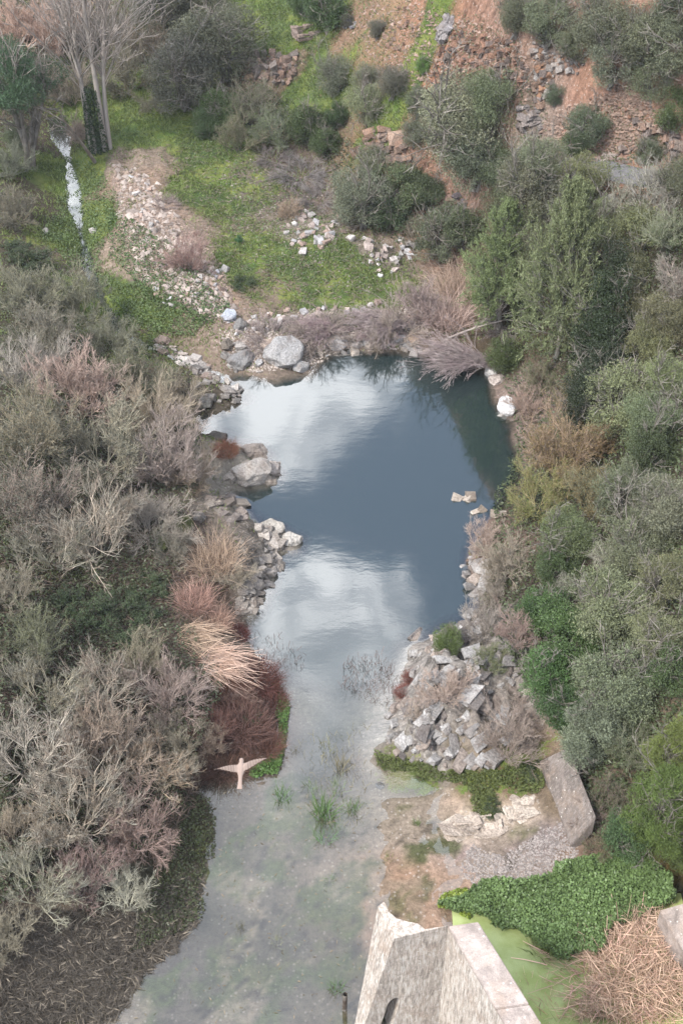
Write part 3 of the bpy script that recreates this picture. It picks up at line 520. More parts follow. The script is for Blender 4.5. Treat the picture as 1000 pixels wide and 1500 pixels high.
def proto_reeds(key, seed, n=900, radius=1.0, h=1.9, w=.022, lean=.8, flop=1.1, dirv=None):
    rng = np.random.default_rng(seed); rr = radius*np.sqrt(rng.random(n)); ph = rng.uniform(0, 2*PI, n); P0 = np.c_[rr*np.cos(ph), rr*np.sin(ph), np.zeros(n)-.05]
    D = unit(np.c_[rng.normal(size=(n, 2))*.35+P0[:, :2]*lean/radius*.6, np.ones(n)]); 
    if dirv is not None: D = unit(D*.4+rng.normal(size=(n, 3))*.38+np.array(dirv))
    L = h*rng.uniform(.45, 1.15, n); t = np.linspace(0, 1, 6)[None, :, None]; az = rng.uniform(0, 2*PI, n); fl = np.c_[np.cos(az)*.5, np.sin(az)*.5, -np.ones(n)]*flop*rng.uniform(.1, 1, (n, 1))
    pts = P0[:, None]+D[:, None]*L[:, None, None]*t+fl[:, None]*L[:, None, None]*t**2.6*.5; pts[..., 2] = np.maximum(pts[..., 2], .03)
    W = w*(1-.75*np.linspace(0, 1, 6))[None]*rng.uniform(.6, 1.3, (n, 1)); V, Fq = ribbons(pts, W, rng)
    me = mesh_np(key, V, Fq, np.repeat(rng.random(n), 12)); me.materials.append(M['straw']); PROTO[key] = (radius*2+.6*h*.5, [('blades', me, None)])

proto_reeds('heap0', 350, n=2600, radius=1.1, h=2.0, w=.036, lean=1.3, flop=1.9)
proto_reeds('heap1', 351, n=2600, radius=1.1, h=2.0, w=.03, lean=1.3, flop=1.7)
for i in range(4): proto_leafy('olive%d' % i, 100+i, npuff=44+5*i, nleaf=25000, L=.10, W=.036, prad=(.34,.72))
for i in range(2): proto_leafy('dense%d' % i, 120+i, npuff=46, nleaf=17000, L=.10, W=.058, lmat='leafd', prad=(.34,.7))
proto_leafy('ever0', 131, width=4.0, height=7.0, zc_=3.3, npuff=60, nleaf=26000, L=.11, W=.065, lmat='leafd')
proto_leafy('pine0', 141, width=6.0, height=3.4, zc_=4.6, npuff=30, nleaf=24000, L=.2, W=.03, lmat='leafd', base=3.2)
proto_leafy('ypine0', 143, width=4.0, height=6.0, zc_=2.9, npuff=46, nleaf=26000, L=.19, W=.028, lmat='feather', prad=(.4,.75))
for i in range(3): proto_bare('bare%d' % i, 200+i, n0=20, spread=.32, kids=(5,5,5,5), tw=.0095)
for i in range(2): proto_bare('lichen%d' % i, 220+i, mat='twigl', tw=.0095, levels=5, kids=(5,5,5,5), n0=14, spread=.36)
for i in range(3): proto_bare('mixed%d' % i, 240+i, leaf=9000, kids=(5,5,5,4), tw=.0095, spread=.34)
proto_bare('hedge0', 260, leaf=15000, kids=(5,5,4,3), lL=.10, lW=.06, tilt=(.5,1.45), up=.1)
for i in range(2): proto_bare('brush%d' % i, 280+i, n0=34, tilt=(.8,1.45), up=-.05, spread=.25, kids=(4,4,4,3), tw=.014, lratio=.7)
proto_bare('fan0', 290, n0=60, up=-.1, spread=.16, kids=(4,4,3,3), tw=.014, lratio=.55, dirv=(-1.5,-.1,.35), L0=2.6)
for i in range(2): proto_feather('feather%d' % i, 300+i)
for i in range(2): proto_reeds('reed%d' % i, 320+i)
proto_reeds('fallen0', 330, n=300, radius=.9, h=2.6, w=.035, dirv=(1.3, -.75, .25), flop=.6)
proto_reeds('tuft0', 331, n=90, radius=.22, h=.75, w=.022, lean=.5, flop=.4); proto_reeds('tuft1', 332, n=45, radius=.2, h=.6, w=.018, lean=.5, flop=.5)
for i in range(2): proto_reeds('redtuft%d' % i, 340+i, n=1500, radius=.9, h=.95, w=.02, lean=1.2, flop=1.0)

KIND = { # kind: (object name, category, prototypes, crown height ratio, default colour, vertical stretch)
 'O': ('olive_tree','tree',['olive0','olive1','olive2','olive3'],.42,(.098,.115,.082),1),
 'D': ('evergreen_shrub','shrub',['dense0','dense1'],.42,(.045,.068,.032),1),
 'E': ('evergreen_tree','tree',['ever0'],.8,(.030,.045,.026),1),
 'P': ('stone_pine','tree',['pine0'],.75,(.045,.075,.038),1),
 'Y': ('young_pine','tree',['ypine0'],.7,(.12,.155,.038),1),
 'F': ('tamarisk_tree','tree',['feather0','feather1'],1.0,(.125,.15,.075),1.5),
 'B': ('bare_shrub','shrub',['bare0','bare1','bare2'],.33,(.15,.122,.105),1),
 'L': ('lichened_shrub','shrub',['lichen0','lichen1'],.33,(.17,.15,.12),1),
 'M': ('leafing_shrub','shrub',['mixed0','mixed1','mixed2'],.33,(.15,.135,.11),1),
 'K': ('bramble_thicket','shrub',['hedge0'],.22,(.09,.07,.05),.7),
 'Z': ('brush_pile','brushwood',['brush0','brush1'],.15,(.17,.135,.125),.7),
 'W': ('reed_clump','reeds',['reed0','reed1'],.35,(.42,.28,.19),1),
 'G': ('fallen_reeds','reeds',['fallen0'],.2,(.48,.34,.22),1),
 'H': ('dead_reed_heap','reeds',['heap0','heap1'],.25,(.5,.35,.27),1),
 'V': ('fallen_tree','dead tree',['fan0'],.1,(.25,.205,.195),.5),
 'R': ('red_brown_shrub','shrub',['redtuft0','redtuft1'],.2,(.13,.06,.045),1),
 'T': ('sedge_tuft','water plant',['tuft0','tuft1'],.3,(.10,.17,.05),1)}
GROUPS = {'H':'heaps of dead reeds','V':'uprooted shrubs at the pool head','O':'olive trees and wild olive shrubs','D':'dark evergreen shrubs','E':'tall evergreen trees','P':'stone pines','Y':'yellow-green pines','F':'feathery trees at the water',
 'B':'leafless shrubs','L':'leafless shrubs with pale lichen','M':'shrubs coming into leaf','K':'green bramble thickets','Z':'heaps of cut brushwood','W':'clumps of dry reeds','G':'fallen reeds','R':'red-brown clumps by the water','T':'tufts of sedge in the shallows'}
PR = random.Random(5); COUNT = {}
def put(kind, u, v, w, label, color=None, sz=1.0, rz=None, leafcol=None):
    name, cat, prs, hr, dcol, vs = KIND[kind]; i = COUNT.get(kind, 0); COUNT[kind] = i+1
    pr_ = PROTO[prs[i % len(prs)]]; color = color or dcol
    _, t = hit(u, v, 1.0); wm = w/FPX*float(t)*({'O': 1.18, 'D': 1.18, 'L': 1.1, 'B': 1.1, 'F': 1.0}.get(kind, 1.0))
    p, t = hit(u, v, wm*hr*sz); x, y = float(p[0]), float(p[1]); z = float(H(x, y)); s = wm/pr_[0]
    if kind == 'T': z = max(z, -.1)
    if kind in 'WG': color = tuple(.75*c_+.25*sum(color)/3 for c_ in color)
    tf = {'O': (1.3,1.2,.98), 'D': (1.25,1.2,1.0), 'E': (1.0,.9,.8), 'B': (1.5,1.5,1.36), 'M': (1.5,1.45,1.28), 'L': (1.35,1.3,1.2), 'F': (1.25,1.2,1.15)}.get(kind, (1,1,1)); jit = [c*f_*PR.uniform(.93, 1.07) for c, f_ in zip(color, tf)]
    e = empty(name, (x, y, z-.03), PR.uniform(0, 2*PI) if rz is None else rz, (s, s, s*sz*vs*PR.uniform(.92, 1.08))); tag(e, label, cat, GROUPS[kind])
    for q in pr_[1]:
        nm, me, c_ = q; col = jit if c_ is None else ([k_*{'L': 1.75, 'B': 1.25, 'M': 1.25}.get(kind, .8) for k_ in jit] if c_ == 'S' else ((leafcol or pr_[2]) if c_ == 'L' else c_))
        link(nm, me, None, e, [k_*.72 for k_ in col] if (kind == 'L' and nm == 'twigs') else col)
    return e
# VEG-LIST
VEG = [
 # far left and valley head
 ('P',22,125,150,'dark stone pine at the left edge above the stream'),
 ('B',25,25,120,'pinkish leafless tree in the top left corner',(.24,.185,.15)),
 ('B',75,45,90,'leafless thicket between the corner tree and the tall poplar',(.2,.155,.13)),
 ('B',100,15,80,'leafless shrub at the top edge behind the poplar branches',(.19,.15,.12)),
 ('M',105,125,85,'grey shrub behind the poplar, right of the stone pine'),
 ('M',45,95,80,'dark grey bush half behind the stone pine',(.09,.085,.07)),
 ('M',185,105,90,'dull grey shrub close behind the poplar trunks',(.1,.09,.075)),
 ('O',245,20,100,'dark olive in the top row, left of the large grey olive',(.065,.075,.055)),
 ('M',215,60,90,'grey twiggy tree showing through the poplar branches',(.12,.105,.09)),
 ('M',160,40,80,'bushy grey tree seen through the middle of the poplar crown',(.12,.1,.09)),
 ('O',268,108,105,'broad grey olive at the far end of the meadow',(.10,.105,.088)),
 ('O',332,58,115,'large grey olive left of the little stone enclosure',(.092,.098,.082)),
 ('M',228,148,50,'small grey bush on the meadow edge behind the poplar',(.12,.11,.09)),
 ('O',300,25,80,'olive behind the large grey olive at the top of the frame',(.06,.07,.05)),
 ('D',480,10,70,'dark shrub cut by the top edge above the stone enclosure'),
 ('D',445,-2,50,'dark bush top left of the shrub at the top edge'),
 ('D',326,155,65,'dark green bush at the right end of the meadow'),
 ('D',300,182,40,'low green bush left of the dark bush beside the meadow'),
 ('M',372,150,90,'leafless grey thicket under the small left cliff',(.13,.12,.105)),
 ('M',410,180,90,'tangled grey-green thicket with a pale broken branch',(.10,.10,.08)),
 ('M',350,195,75,'grey thicket at the meadow edge below the dark bush',(.12,.11,.09)),
 ('D',452,182,60,'dark shrub under the lower ruined wall'),
 ('D',492,168,36,'round dark shrub right of the lower ruined wall'),
 ('D',475,205,45,'low dark shrub above the purple brushwood'),
 ('O',487,114,52,'small upright olive between the two ruins',(.085,.09,.078)),
 ('O',535,122,48,'olive in the middle of the terrace row',(.09,.10,.08)),
 ('O',578,118,50,'rightmost olive of the terrace row',(.085,.09,.078)),
 ('O',540,152,62,'round olive at the front of the bright green terrace',(.105,.125,.085)),
 ('O',553,42,28,'small lone shrub on the bare slope',(.09,.09,.075)),
 ('D',508,30,22,'tiny dark bush with pale stones on the upper slope',(.07,.07,.065)),
 ('O',612,150,42,'narrow olive right of the green terrace',(.085,.10,.078)),
 ('O',606,195,40,'low round olive below the narrow one',(.085,.105,.075)),
 ('D',620,95,26,'bright green bush in the grassy gully',(.08,.13,.045)),
 ('O',688,182,140,'large rounded olive in front of the red cliff',(.12,.135,.10)),
 ('O',728,150,90,'olive at the back right of the large rounded olive',(.09,.115,.075)),
 ('O',650,180,85,'olive at the left shoulder of the large rounded olive',(.11,.125,.095)),
 ('O',700,225,100,'lower half of the olive group above the red bank',(.10,.115,.085)),
 ('O',545,240,52,'olive on the bank above the dark shrubs',(.10,.115,.088)),
 ('O',532,295,88,'grey olive behind the white stone heap',(.09,.11,.085)),
 ('D',590,275,70,'dark green shrub on the foot of the red bank',(.06,.085,.05)),
 ('D',570,310,60,'dark shrub between the grey olive and the stones',(.055,.075,.045)),
 ('D',625,280,50,'dark shrub under the red bank right of the olives',(.06,.08,.05)),
 ('O',650,345,85,'grey-green shrub right of the stone heap',(.075,.095,.062)),
 ('D',680,330,70,'dark shrub behind the two feathery trees',(.06,.08,.045)),
 ('B',608,330,60,'thin leafless shrub above the stone heap'),
 ('O',735,242,72,'olive just left of the end of the track',(.085,.105,.07)),
 ('O',795,238,72,'olive left of the track, above the green one',(.11,.125,.09)),
 ('O',772,272,90,'olive in the middle of the group below the red talus',(.10,.11,.085)),
 ('O',845,268,72,'yellow-green olive below the track',(.12,.135,.075)),
 ('O',820,290,70,'grey olive below the yellow-green one',(.115,.12,.10)),
 ('D',745,310,70,'dark shrub deep between the olives and the feathery tree',(.06,.07,.05)),
 ('O',856,188,62,'lone olive on the red slope above the track',(.085,.105,.078)),
 ('D',838,212,40,'dark foot shrub left of the lone slope olive',(.055,.08,.04)),
 ('O',813,138,32,'small bush at the foot of the pale cliff',(.08,.10,.075)),
 ('O',950,222,42,'small olive on the right bank of the track',(.10,.115,.085)),
 ('D',990,160,62,'dark green bush hanging over the red slope at the right edge',(.045,.07,.032)),
 ('O',760,20,62,'dark olive on top of the cliff, leftmost of the row',(.07,.085,.06)),
 ('O',805,25,80,'olive on top of the pale cliff',(.085,.10,.07)),
 ('O',880,28,90,'olive high on the slope left of the big pair',(.09,.11,.078)),
 ('O',900,85,80,'olive whose crown hangs over the red scar',(.092,.11,.085)),
 ('O',935,45,90,'big grey olive near the top right corner',(.095,.11,.085)),
 ('O',985,70,95,'big olive at the right edge above the dark bush',(.10,.118,.09)),
 ('O',1000,15,90,'olive in the top right corner',(.08,.095,.07)),
 ('O',850,62,60,'olive above the pale rock face with orange stain',(.075,.095,.065)),
 ('O',955,118,65,'lower olive at the brink of the orange scar',(.095,.11,.08)),
 # upper right slope below the track
 ('L',955,275,110,'silvery lichen-covered shrub right of the track',(.2,.2,.17)),
 ('L',905,300,80,'pale silvery shrub below the white roadside stone',(.19,.19,.16)),
 ('O',1000,265,70,'grey shrub at the right edge level with the track',(.10,.11,.085)),
 ('O',870,335,90,'olive under the silvery shrubs',(.085,.10,.065)),
 ('O',935,345,95,'green olive between silvery shrubs and the dark tree',(.10,.12,.07)),
 ('M',990,335,90,'grey shrub at the right edge under the silvery one',(.14,.14,.115)),
 ('L',1000,400,90,'grey twiggy shrub at the right edge above the olive cluster',(.17,.16,.14)),
 ('O',800,345,80,'olive at the back between the feathery trees',(.09,.10,.075)),
 ('F',735,405,92,'feathery green tree at the head of the pool, left of the pair',(.13,.155,.07)),
 ('F',826,432,108,'feathery pale green tree right of the pair, over dark shade',(.125,.15,.075)),
 ('F',775,370,55,'slender feathery tree between the pair',(.11,.13,.07)),
 ('E',885,480,100,'tall near-black evergreen right of the feathery trees'),
 ('E',868,570,85,'lower near-black evergreen at the foot of the feathery trees'),
 ('E',895,420,80,'dark evergreen top behind the near-black tree',(.035,.05,.03)),
 ('O',930,400,75,'green olive right of the dark evergreen top',(.085,.10,.055)),
 ('D',925,445,65,'brownish green shrub wedged right of the near-black tree',(.075,.08,.045)),
 ('O',985,455,85,'round olive at the right edge above the wide one',(.12,.135,.08)),
 ('O',950,500,75,'low round olive above the wide crown',(.105,.12,.07)),
 ('O',912,585,115,'wide pale olive right of the pool',(.12,.14,.09)),
 ('O',985,560,80,'olive at the right edge beside the wide pale one',(.11,.135,.07)),
 ('O',960,620,90,'olive below the wide pale one',(.10,.12,.075)),
 ('D',958,665,80,'dark leaf mass between the wide olive and the lower slope',(.04,.055,.032)),
 ('B',775,590,70,'pinkish leafless shrub at the waterline under the dark evergreen',(.18,.135,.12)),
 ('M',800,550,70,'brownish shrub at the foot of the near-black tree',(.12,.10,.08)),
 ('M',835,575,60,'grey-green shrub between the evergreen and the reddish tree',(.10,.10,.07)),
 ('D',735,520,55,'green shrub at the water below the feathery tree',(.06,.08,.035)),
 ('V',735,517,230,'fallen purple-stemmed tree hanging over the pool',(.25,.195,.19)),
 ('V',612,459,190,'long-stemmed uprooted shrub lying along the head bank',(.24,.19,.18)),
 ('V',512,469,160,'uprooted shrub whose stems sweep behind the head boulders',(.23,.18,.17)),
 ('Z',660,520,70,'grey broken branches at the head of the pool',(.2,.17,.155)),
 ('Z',740,470,80,'purple twig mass at the foot of the feathery tree',(.17,.13,.12)),
 ('W',668,408,75,'tall pinkish dry reeds behind the fallen tree',(.42,.28,.2)),
 ('W',655,450,75,'dry reeds left of the feathery tree trunk',(.38,.26,.2)),
 ('W',630,505,30,'tan grass clump overhanging a boulder at the pool head',(.36,.27,.19)),
 ('M',835,660,135,'large reddish-green shrub on the right shore of the pool',(.16,.12,.085),1.15),
 ('M',790,720,110,'yellow-green shrub leaning over the right shore',(.15,.14,.08),1.1),
 ('M',870,720,100,'grey-green shrub behind the reddish one',(.12,.125,.09)),
 ('M',880,640,80,'shrub with reddish shoots beside the wide olive',(.17,.11,.085)),
 ('O',915,720,90,'olive right of the reddish-green shrub',(.095,.12,.08)),
 ('O',985,740,100,'olive at the right edge halfway down',(.12,.13,.09)),
 ('O',835,785,85,'olive at the foot of the yellow-green shrub',(.085,.11,.06)),
 ('L',882,822,52,'small silvery leafless bush among the lower olives',(.24,.225,.2)),
 ('L',845,855,55,'silvery lichen bush left of the small silvery one',(.22,.21,.18)),
 ('O',930,800,100,'grey-green olive above the large lower olive',(.11,.125,.085)),
 ('O',975,850,90,'olive near the right edge above the big lower one',(.11,.13,.08)),
 ('O',905,890,125,'large lower olive with a dense rounded crown',(.11,.13,.088)),
 ('D',815,830,65,'dark shrub next to the silvery lichen bush',(.05,.075,.035)),
 ('D',795,890,80,'dark green shrub right of the leafless shore shrubs',(.05,.08,.038)),
 ('D',830,935,100,'dark laurel-like shrub above the steep concrete slab',(.05,.085,.035)),
 ('D',800,985,80,'glossy dark shrub right of the white outcrop',(.048,.085,.035)),
 ('D',830,1035,80,'dark shrub between the outcrop and the lower olive',(.045,.075,.035)),
 ('O',970,935,90,'olive near the right edge under the big crown',(.10,.12,.07)),
 ('D',985,980,80,'dark shrub at the right edge above the pines',(.055,.08,.04)),
 ('O',905,1000,130,'wide grey-green olive above the concrete slab',(.115,.13,.09)),
 ('O',870,1075,105,'olive whose crown overhangs the concrete slab',(.105,.125,.09)),
 ('M',930,1080,100,'grey twiggy shrub between the olive and the pines',(.13,.13,.10)),
 ('Y',985,1110,90,'yellow-green pine at the right edge, uppermost of the pines',(.13,.15,.045)),
 ('Y',965,1190,115,'yellow-green pine leaning above the watercress',(.115,.15,.045)),
 ('Y',1005,1230,90,'yellow-green pine cut by the right edge by the side pond',(.11,.14,.045)),
 ('D',915,1225,70,'dark shrub under the yellow-green pine',(.05,.08,.04)),
 ('M',880,1235,60,'brown scrub on the bank above the watercress',(.14,.11,.08)),
 ('M',895,1165,75,'dark twiggy scrub right of the concrete slab',(.10,.085,.075)),
 ('B',870,1195,60,'leafless purple-brown shrub beside the concrete slab',(.13,.10,.09)),
 ('B',860,1120,50,'thin leafless shrub at the top of the concrete slab',(.12,.1,.09)),
 # right shore
 ('B',712,790,60,'pinkish leafless shrub at the narrow part of the right shore',(.2,.155,.14)),
 ('B',745,820,85,'brown leafless shrub behind the white shore rocks',(.17,.13,.115)),
 ('B',730,870,70,'leafless shrub right of the shore rocks, lower one',(.16,.125,.11)),
 ('B',710,915,70,'grey leafless shrub above the white outcrop',(.17,.14,.13)),
 ('B',755,925,70,'brown leafless shrub beside the dark laurel-like shrub',(.16,.12,.105)),
 ('D',655,935,50,'low dark green bush on top of the outcrop',(.06,.085,.035)),
 ('M',722,965,60,'small green and grey bush on the outcrop shoulder',(.11,.11,.07)),
 ('B',655,1000,85,'thin grey bush growing across the outcrop face',(.22,.175,.16)),
 ('B',610,1040,34,'small grey bush at the left foot of the outcrop',(.24,.19,.17)),
 ('B',745,1085,100,'wide leafless bush at the lower right end of the outcrop',(.17,.135,.12)),
 ('B',775,1045,55,'leafless bush right of the outcrop blocks',(.16,.13,.11)),
 ('R',603,990,28,'red-brown clump on the left rim of the outcrop',(.17,.06,.045)),
 ('R',592,1010,28,'lower red-brown clump at the outcrop waterline',(.19,.065,.05)),
 ('K',785,1125,45,'grassy tussock at the foot of the concrete slab',(.16,.12,.07)),
 ('K',720,1180,40,'green-brown patch of low growth on the pale flat',(.12,.11,.05)),
 # meadow
 ('B',272,372,72,'purple leafless bush on the gravel bank',(.16,.105,.105)),
 ('Z',240,295,50,'heap of dead twigs along the top of the gravel bank',(.2,.155,.14)),
 ('Z',245,335,40,'lower heap of dead twigs on the gravel bank',(.19,.15,.135)),
 ('Z',440,245,100,'purple-grey brushwood pile in the upper meadow',(.18,.15,.14)),
 ('Z',465,285,80,'brushwood pile above the white stone heap',(.18,.15,.14)),
 ('Z',400,225,70,'brushwood at the foot of the grey thicket',(.17,.14,.125)),
 ('B',425,305,40,'small reddish bush beside the brushwood',(.17,.12,.105)),
 ('D',350,350,12,'tiny dark green plant in the meadow',(.04,.10,.05)),
 ('Z',400,486,110,'brushwood heap behind the grey shore boulders',(.2,.16,.15)),
 ('Z',470,474,115,'middle brushwood heap on the head bank',(.19,.15,.14)),
 ('Z',545,470,95,'brushwood heap trailing to the pool head',(.19,.15,.14)),
 ('B',575,472,95,'dense purple bush on the head bank',(.18,.145,.135)),
 ('B',618,445,75,'purple leafless bush left of the dry reeds',(.17,.14,.13)),
 ('K',355,408,40,'dark green mound of weeds in the meadow',(.08,.08,.04)),
 # left bank
 ('M',18,300,80,'grey shrub at the left edge below the stone pine',(.13,.13,.105)),
 ('M',10,235,70,'grey-green bush at the left edge under the pine',(.12,.13,.10)),
 ('O',30,200,45,'dark bush between the pine and the stream',(.07,.09,.06)),
 ('B',120,190,40,'leafless pinkish bush beside the stream, left of the poplar',(.2,.15,.14)),
 ('K',30,365,80,'low tangle of scrub at the left edge above the green shrubs',(.11,.09,.07)),
 ('M',40,425,110,'greenish leafing shrub at the left edge',(.14,.14,.10)),
 ('M',110,440,115,'greenish leafing shrub by the lower stream',(.15,.145,.105)),
 ('M',60,480,110,'grey-green shrub under the two greenish ones',(.15,.135,.11)),
 ('M',165,490,90,'leafing shrub at the bend of the stream',(.12,.125,.09)),
 ('B',35,520,130,'pinkish-grey leafless shrub at the left edge',(.2,.17,.15)),
 ('B',120,560,130,'large pinkish-grey leafless shrub, upper of the left bank',(.21,.175,.155)),
 ('M',195,545,110,'dark grey-green shrub behind the leafless ones',(.11,.115,.085)),
 ('B',225,600,115,'leafless shrub near the dark cove of the left bank',(.19,.155,.135)),
 ('B',265,570,80,'thin pinkish shrub above the rocky spit',(.18,.15,.13)),
 ('M',50,620,150,'grey-green twiggy shrub at the left edge, mid bank',(.16,.145,.12)),
 ('M',150,650,160,'big grey-green twiggy shrub of the left bank',(.18,.165,.13)),
 ('B',240,670,130,'leafless shrub behind the rock islet',(.19,.155,.135)),
 ('B',285,690,80,'purple-brown shrub at the waterline left of the islet',(.16,.125,.11)),
 ('M',40,730,150,'grey twiggy shrub at the left edge above the dark hollow',(.16,.145,.125)),
 ('L',140,775,150,'shrub with whitish lichened branches above the dark hollow',(.21,.2,.165)),
 ('L',75,800,110,'whitish lichened shrub left of the largest one',(.2,.185,.16)),
 ('B',215,750,120,'leafless shrub above the mossy rocks',(.18,.15,.13)),
 ('B',255,800,70,'thin brown shrub over the mossy rocks',(.13,.105,.09)),
 ('B',20,860,90,'brownish leafless shrub at the left edge by the hollow',(.15,.12,.10)),
 ('K',120,885,110,'dark green bramble thicket in the hollow',(.07,.06,.045)),
 ('K',190,900,110,'dark green bramble thicket right of the hollow',(.07,.06,.045)),
 ('M',50,930,110,'leafy green shrub at the left edge below the hollow',(.12,.12,.08)),
 ('K',215,855,80,'green brambles at the foot of the lichened shrub',(.09,.075,.05)),
 ('W',315,808,80,'tan dry grass clump on top of the rocky point',(.36,.24,.175)),
 ('B',345,838,60,'grey thin bush on the rocky point',(.22,.17,.15)),
 ('W',285,870,60,'orange-tan reeds left of the rocky point',(.42,.27,.18)),
 ('W',310,900,60,'orange-tan reeds below the rocky point',(.44,.28,.18)),
 ('G',302,955,80,'long pale fallen reeds reaching towards the water',(.5,.36,.25)),
 ('G',272,920,68,'fallen reeds lying above the long pale ones',(.45,.31,.2)),
 ('B',205,970,90,'brown leafless shrub right of the brambles',(.15,.12,.105)),
 ('B',245,1010,115,'upright purple-brown leafless shrub beside the fallen reeds',(.17,.135,.12)),
 ('L',150,1010,120,'pale lichened shrub under the brambles',(.2,.185,.155)),
 ('L',60,1010,130,'pale tangled shrub at the left edge under the leafy one',(.19,.17,.14)),
 ('B',265,1080,100,'dark purple leafless shrub left of the red-brown mass',(.14,.11,.10)),
 ('L',35,1100,150,'bright lichened shrub at the left edge, lower bank',(.24,.23,.19)),
 ('B',150,1090,150,'large brown shrub in the middle of the lower left bank',(.17,.14,.12)),
 ('L',225,1120,110,'shrub with yellowish dry leaves near the mud flat',(.22,.19,.145)),
 ('L',105,1190,160,'white-branched shrub in the lower left bank',(.23,.215,.18)),
 ('B',205,1210,120,'brown leafless shrub above the green mud bank',(.15,.12,.105)),
 ('B',20,1210,120,'brown leafless shrub at the left edge, lower bank',(.17,.14,.12)),
 ('L',50,1290,130,'whitish shrub at the left edge above the mud',(.22,.2,.17)),
 ('L',185,1310,90,'small white-branched shrub hanging over the dark mud',(.27,.26,.22)),
 ('B',120,1280,110,'dark brown leafless shrub between the two whitish ones',(.13,.10,.09)),
 ('B',10,1370,90,'thin leafless shrub at the left edge, lowest on the bank',(.15,.12,.10)),
 # red-brown clumps
 ('B',350,1020,45,'small bare twiggy bush rising from the red-brown mass',(.14,.09,.08)),
 ('B',310,1090,50,'bare dark bush at the back of the red-brown mass',(.12,.085,.075)),
 ('K',372,1050,40,'little green bramble among the red-brown clumps',(.09,.06,.045)),
 ('R',330,655,40,'rusty clump on the rock islet',(.2,.09,.055)),
 ('R',345,925,40,'dark red clump under the reeds by the point',(.13,.05,.04)),
 ('R',375,985,75,'largest dark red clump at the inlet',(.13,.055,.045)),
 ('R',395,1020,55,'red-brown clump at the inlet edge',(.14,.065,.05)),
 ('R',335,1010,60,'red-brown clump behind the largest one',(.13,.065,.052)),
 ('R',355,1055,85,'wide red-brown clump above the flying bird',(.14,.075,.06)),
 ('R',310,1060,60,'brown clump left of the wide red-brown one',(.12,.07,.055)),
 ('R',385,1085,60,'red-brown clump right of the bird at the waterline',(.14,.075,.058)),
 ('R',330,1110,75,'dark brown clump behind the flying bird',(.11,.06,.05)),
 ('R',290,1125,50,'dark brown clump at the corner of the mud flat',(.09,.055,.045)),
]
for row in VEG:
    kind, u, v, w, label = row[:5]; col = row[5] if len(row) > 5 else None; sz = row[6] if len(row) > 6 else 1.0
    lc = None
    if kind in 'MK': lc = {'M': (.10,.125,.06), 'K': (.06,.085,.042)}[kind]
    if 'reddish' in label and kind == 'M': lc = (.16,.12,.055)
    if 'yellow-green' in label and kind == 'M': lc = (.15,.165,.055)
    if kind == 'M' and u < 300: lc = (.125,.125,.095)
    put(kind, u, v, w, label, col, sz, rz=(0.0 if kind == 'G' else {735: -.15, 612: .1, 512: .2}[u] if kind == 'V' else None), leafcol=lc)
TUFTS = [(475,1185,45,'broad green sedge tuft, largest in the shallows',(.09,.16,.05)),(477,1222,34,'green sedge tuft just below the largest one',(.09,.16,.05)),(413,1163,30,'green tuft near the flying bird',(.09,.15,.05)),
 (480,1093,28,'pale olive tuft, uppermost in the channel',(.16,.17,.09)),(500,1120,30,'pale tuft left of the straw islet',(.2,.19,.12)),(455,1150,24,'thin tuft left of the largest sedge',(.13,.16,.07)),
 (516,1182,24,'small tuft right of the largest sedge',(.09,.15,.05)),(483,1287,18,'lone small tuft in the middle of the mud',(.09,.14,.05)),(610,1205,14,'tiny green tuft near the pale rock flat',(.1,.15,.05)),
 (570,1255,16,'low yellowish tuft in the middle right of the mud',(.16,.17,.06)),(432,1098,14,'thin stem cluster left of the uppermost tuft',(.16,.15,.09)),(495,1150,28,'tuft between the largest sedge and the straw islet',(.13,.17,.07)),
 (352,1357,16,'sparse tuft in the left part of the mud',(.14,.14,.08)),(405,1378,20,'brown tuft in the lower mud beside algae',(.17,.16,.09)),(492,1445,26,'green clump beside the wooden post at the wall',(.08,.13,.045))]
for (u, v, w, lab, col) in TUFTS: put('T', u, v, w, lab, col)
for (u, v, w, lab) in [(524,1118,44,'straw-coloured islet of dead grass in the channel'),(580,1135,36,'tan grass clump at the foot of the outcrop')]: put('W', u, v, w, lab, (.34,.27,.17), .35)
# big dead reed bed by the side pond
for (u, v, w, lab, c_) in [(905,1400,120,'big heap of pinkish dead reeds, nearest the watercress',(.50,.35,.27)),(965,1400,110,'dead reeds at the right edge beside the concrete block',(.48,.34,.26)),(925,1440,110,'middle part of the dead reed heap by the pond',(.48,.33,.25)),
   (975,1475,110,'lowest right part of the dead reed heap',(.45,.32,.24)),(795,1482,75,'small dead reed clump against the wall top',(.44,.31,.25)),(870,1500,90,'orange-brown reeds at the bottom edge by the pond',(.38,.25,.16)),(872,1378,70,'dead reeds spilling over the pond edge',(.46,.33,.26))]:
    put('H', u, v, w*1.38, lab, [k_*1.05 for k_ in c_], .65)
put('T', 815,1400,50,'tall green sedge at the corner of watercress and pond',(.12,.18,.05)); put('T', 790,1385,40,'green sedge blades over the duckweed',(.14,.19,.06))
put('T', 895,1490,50,'fresh green blades at the bottom edge of the pond',(.10,.17,.05)); put('T', 845,1290,30,'young sedge at the back of the watercress',(.10,.17,.05))

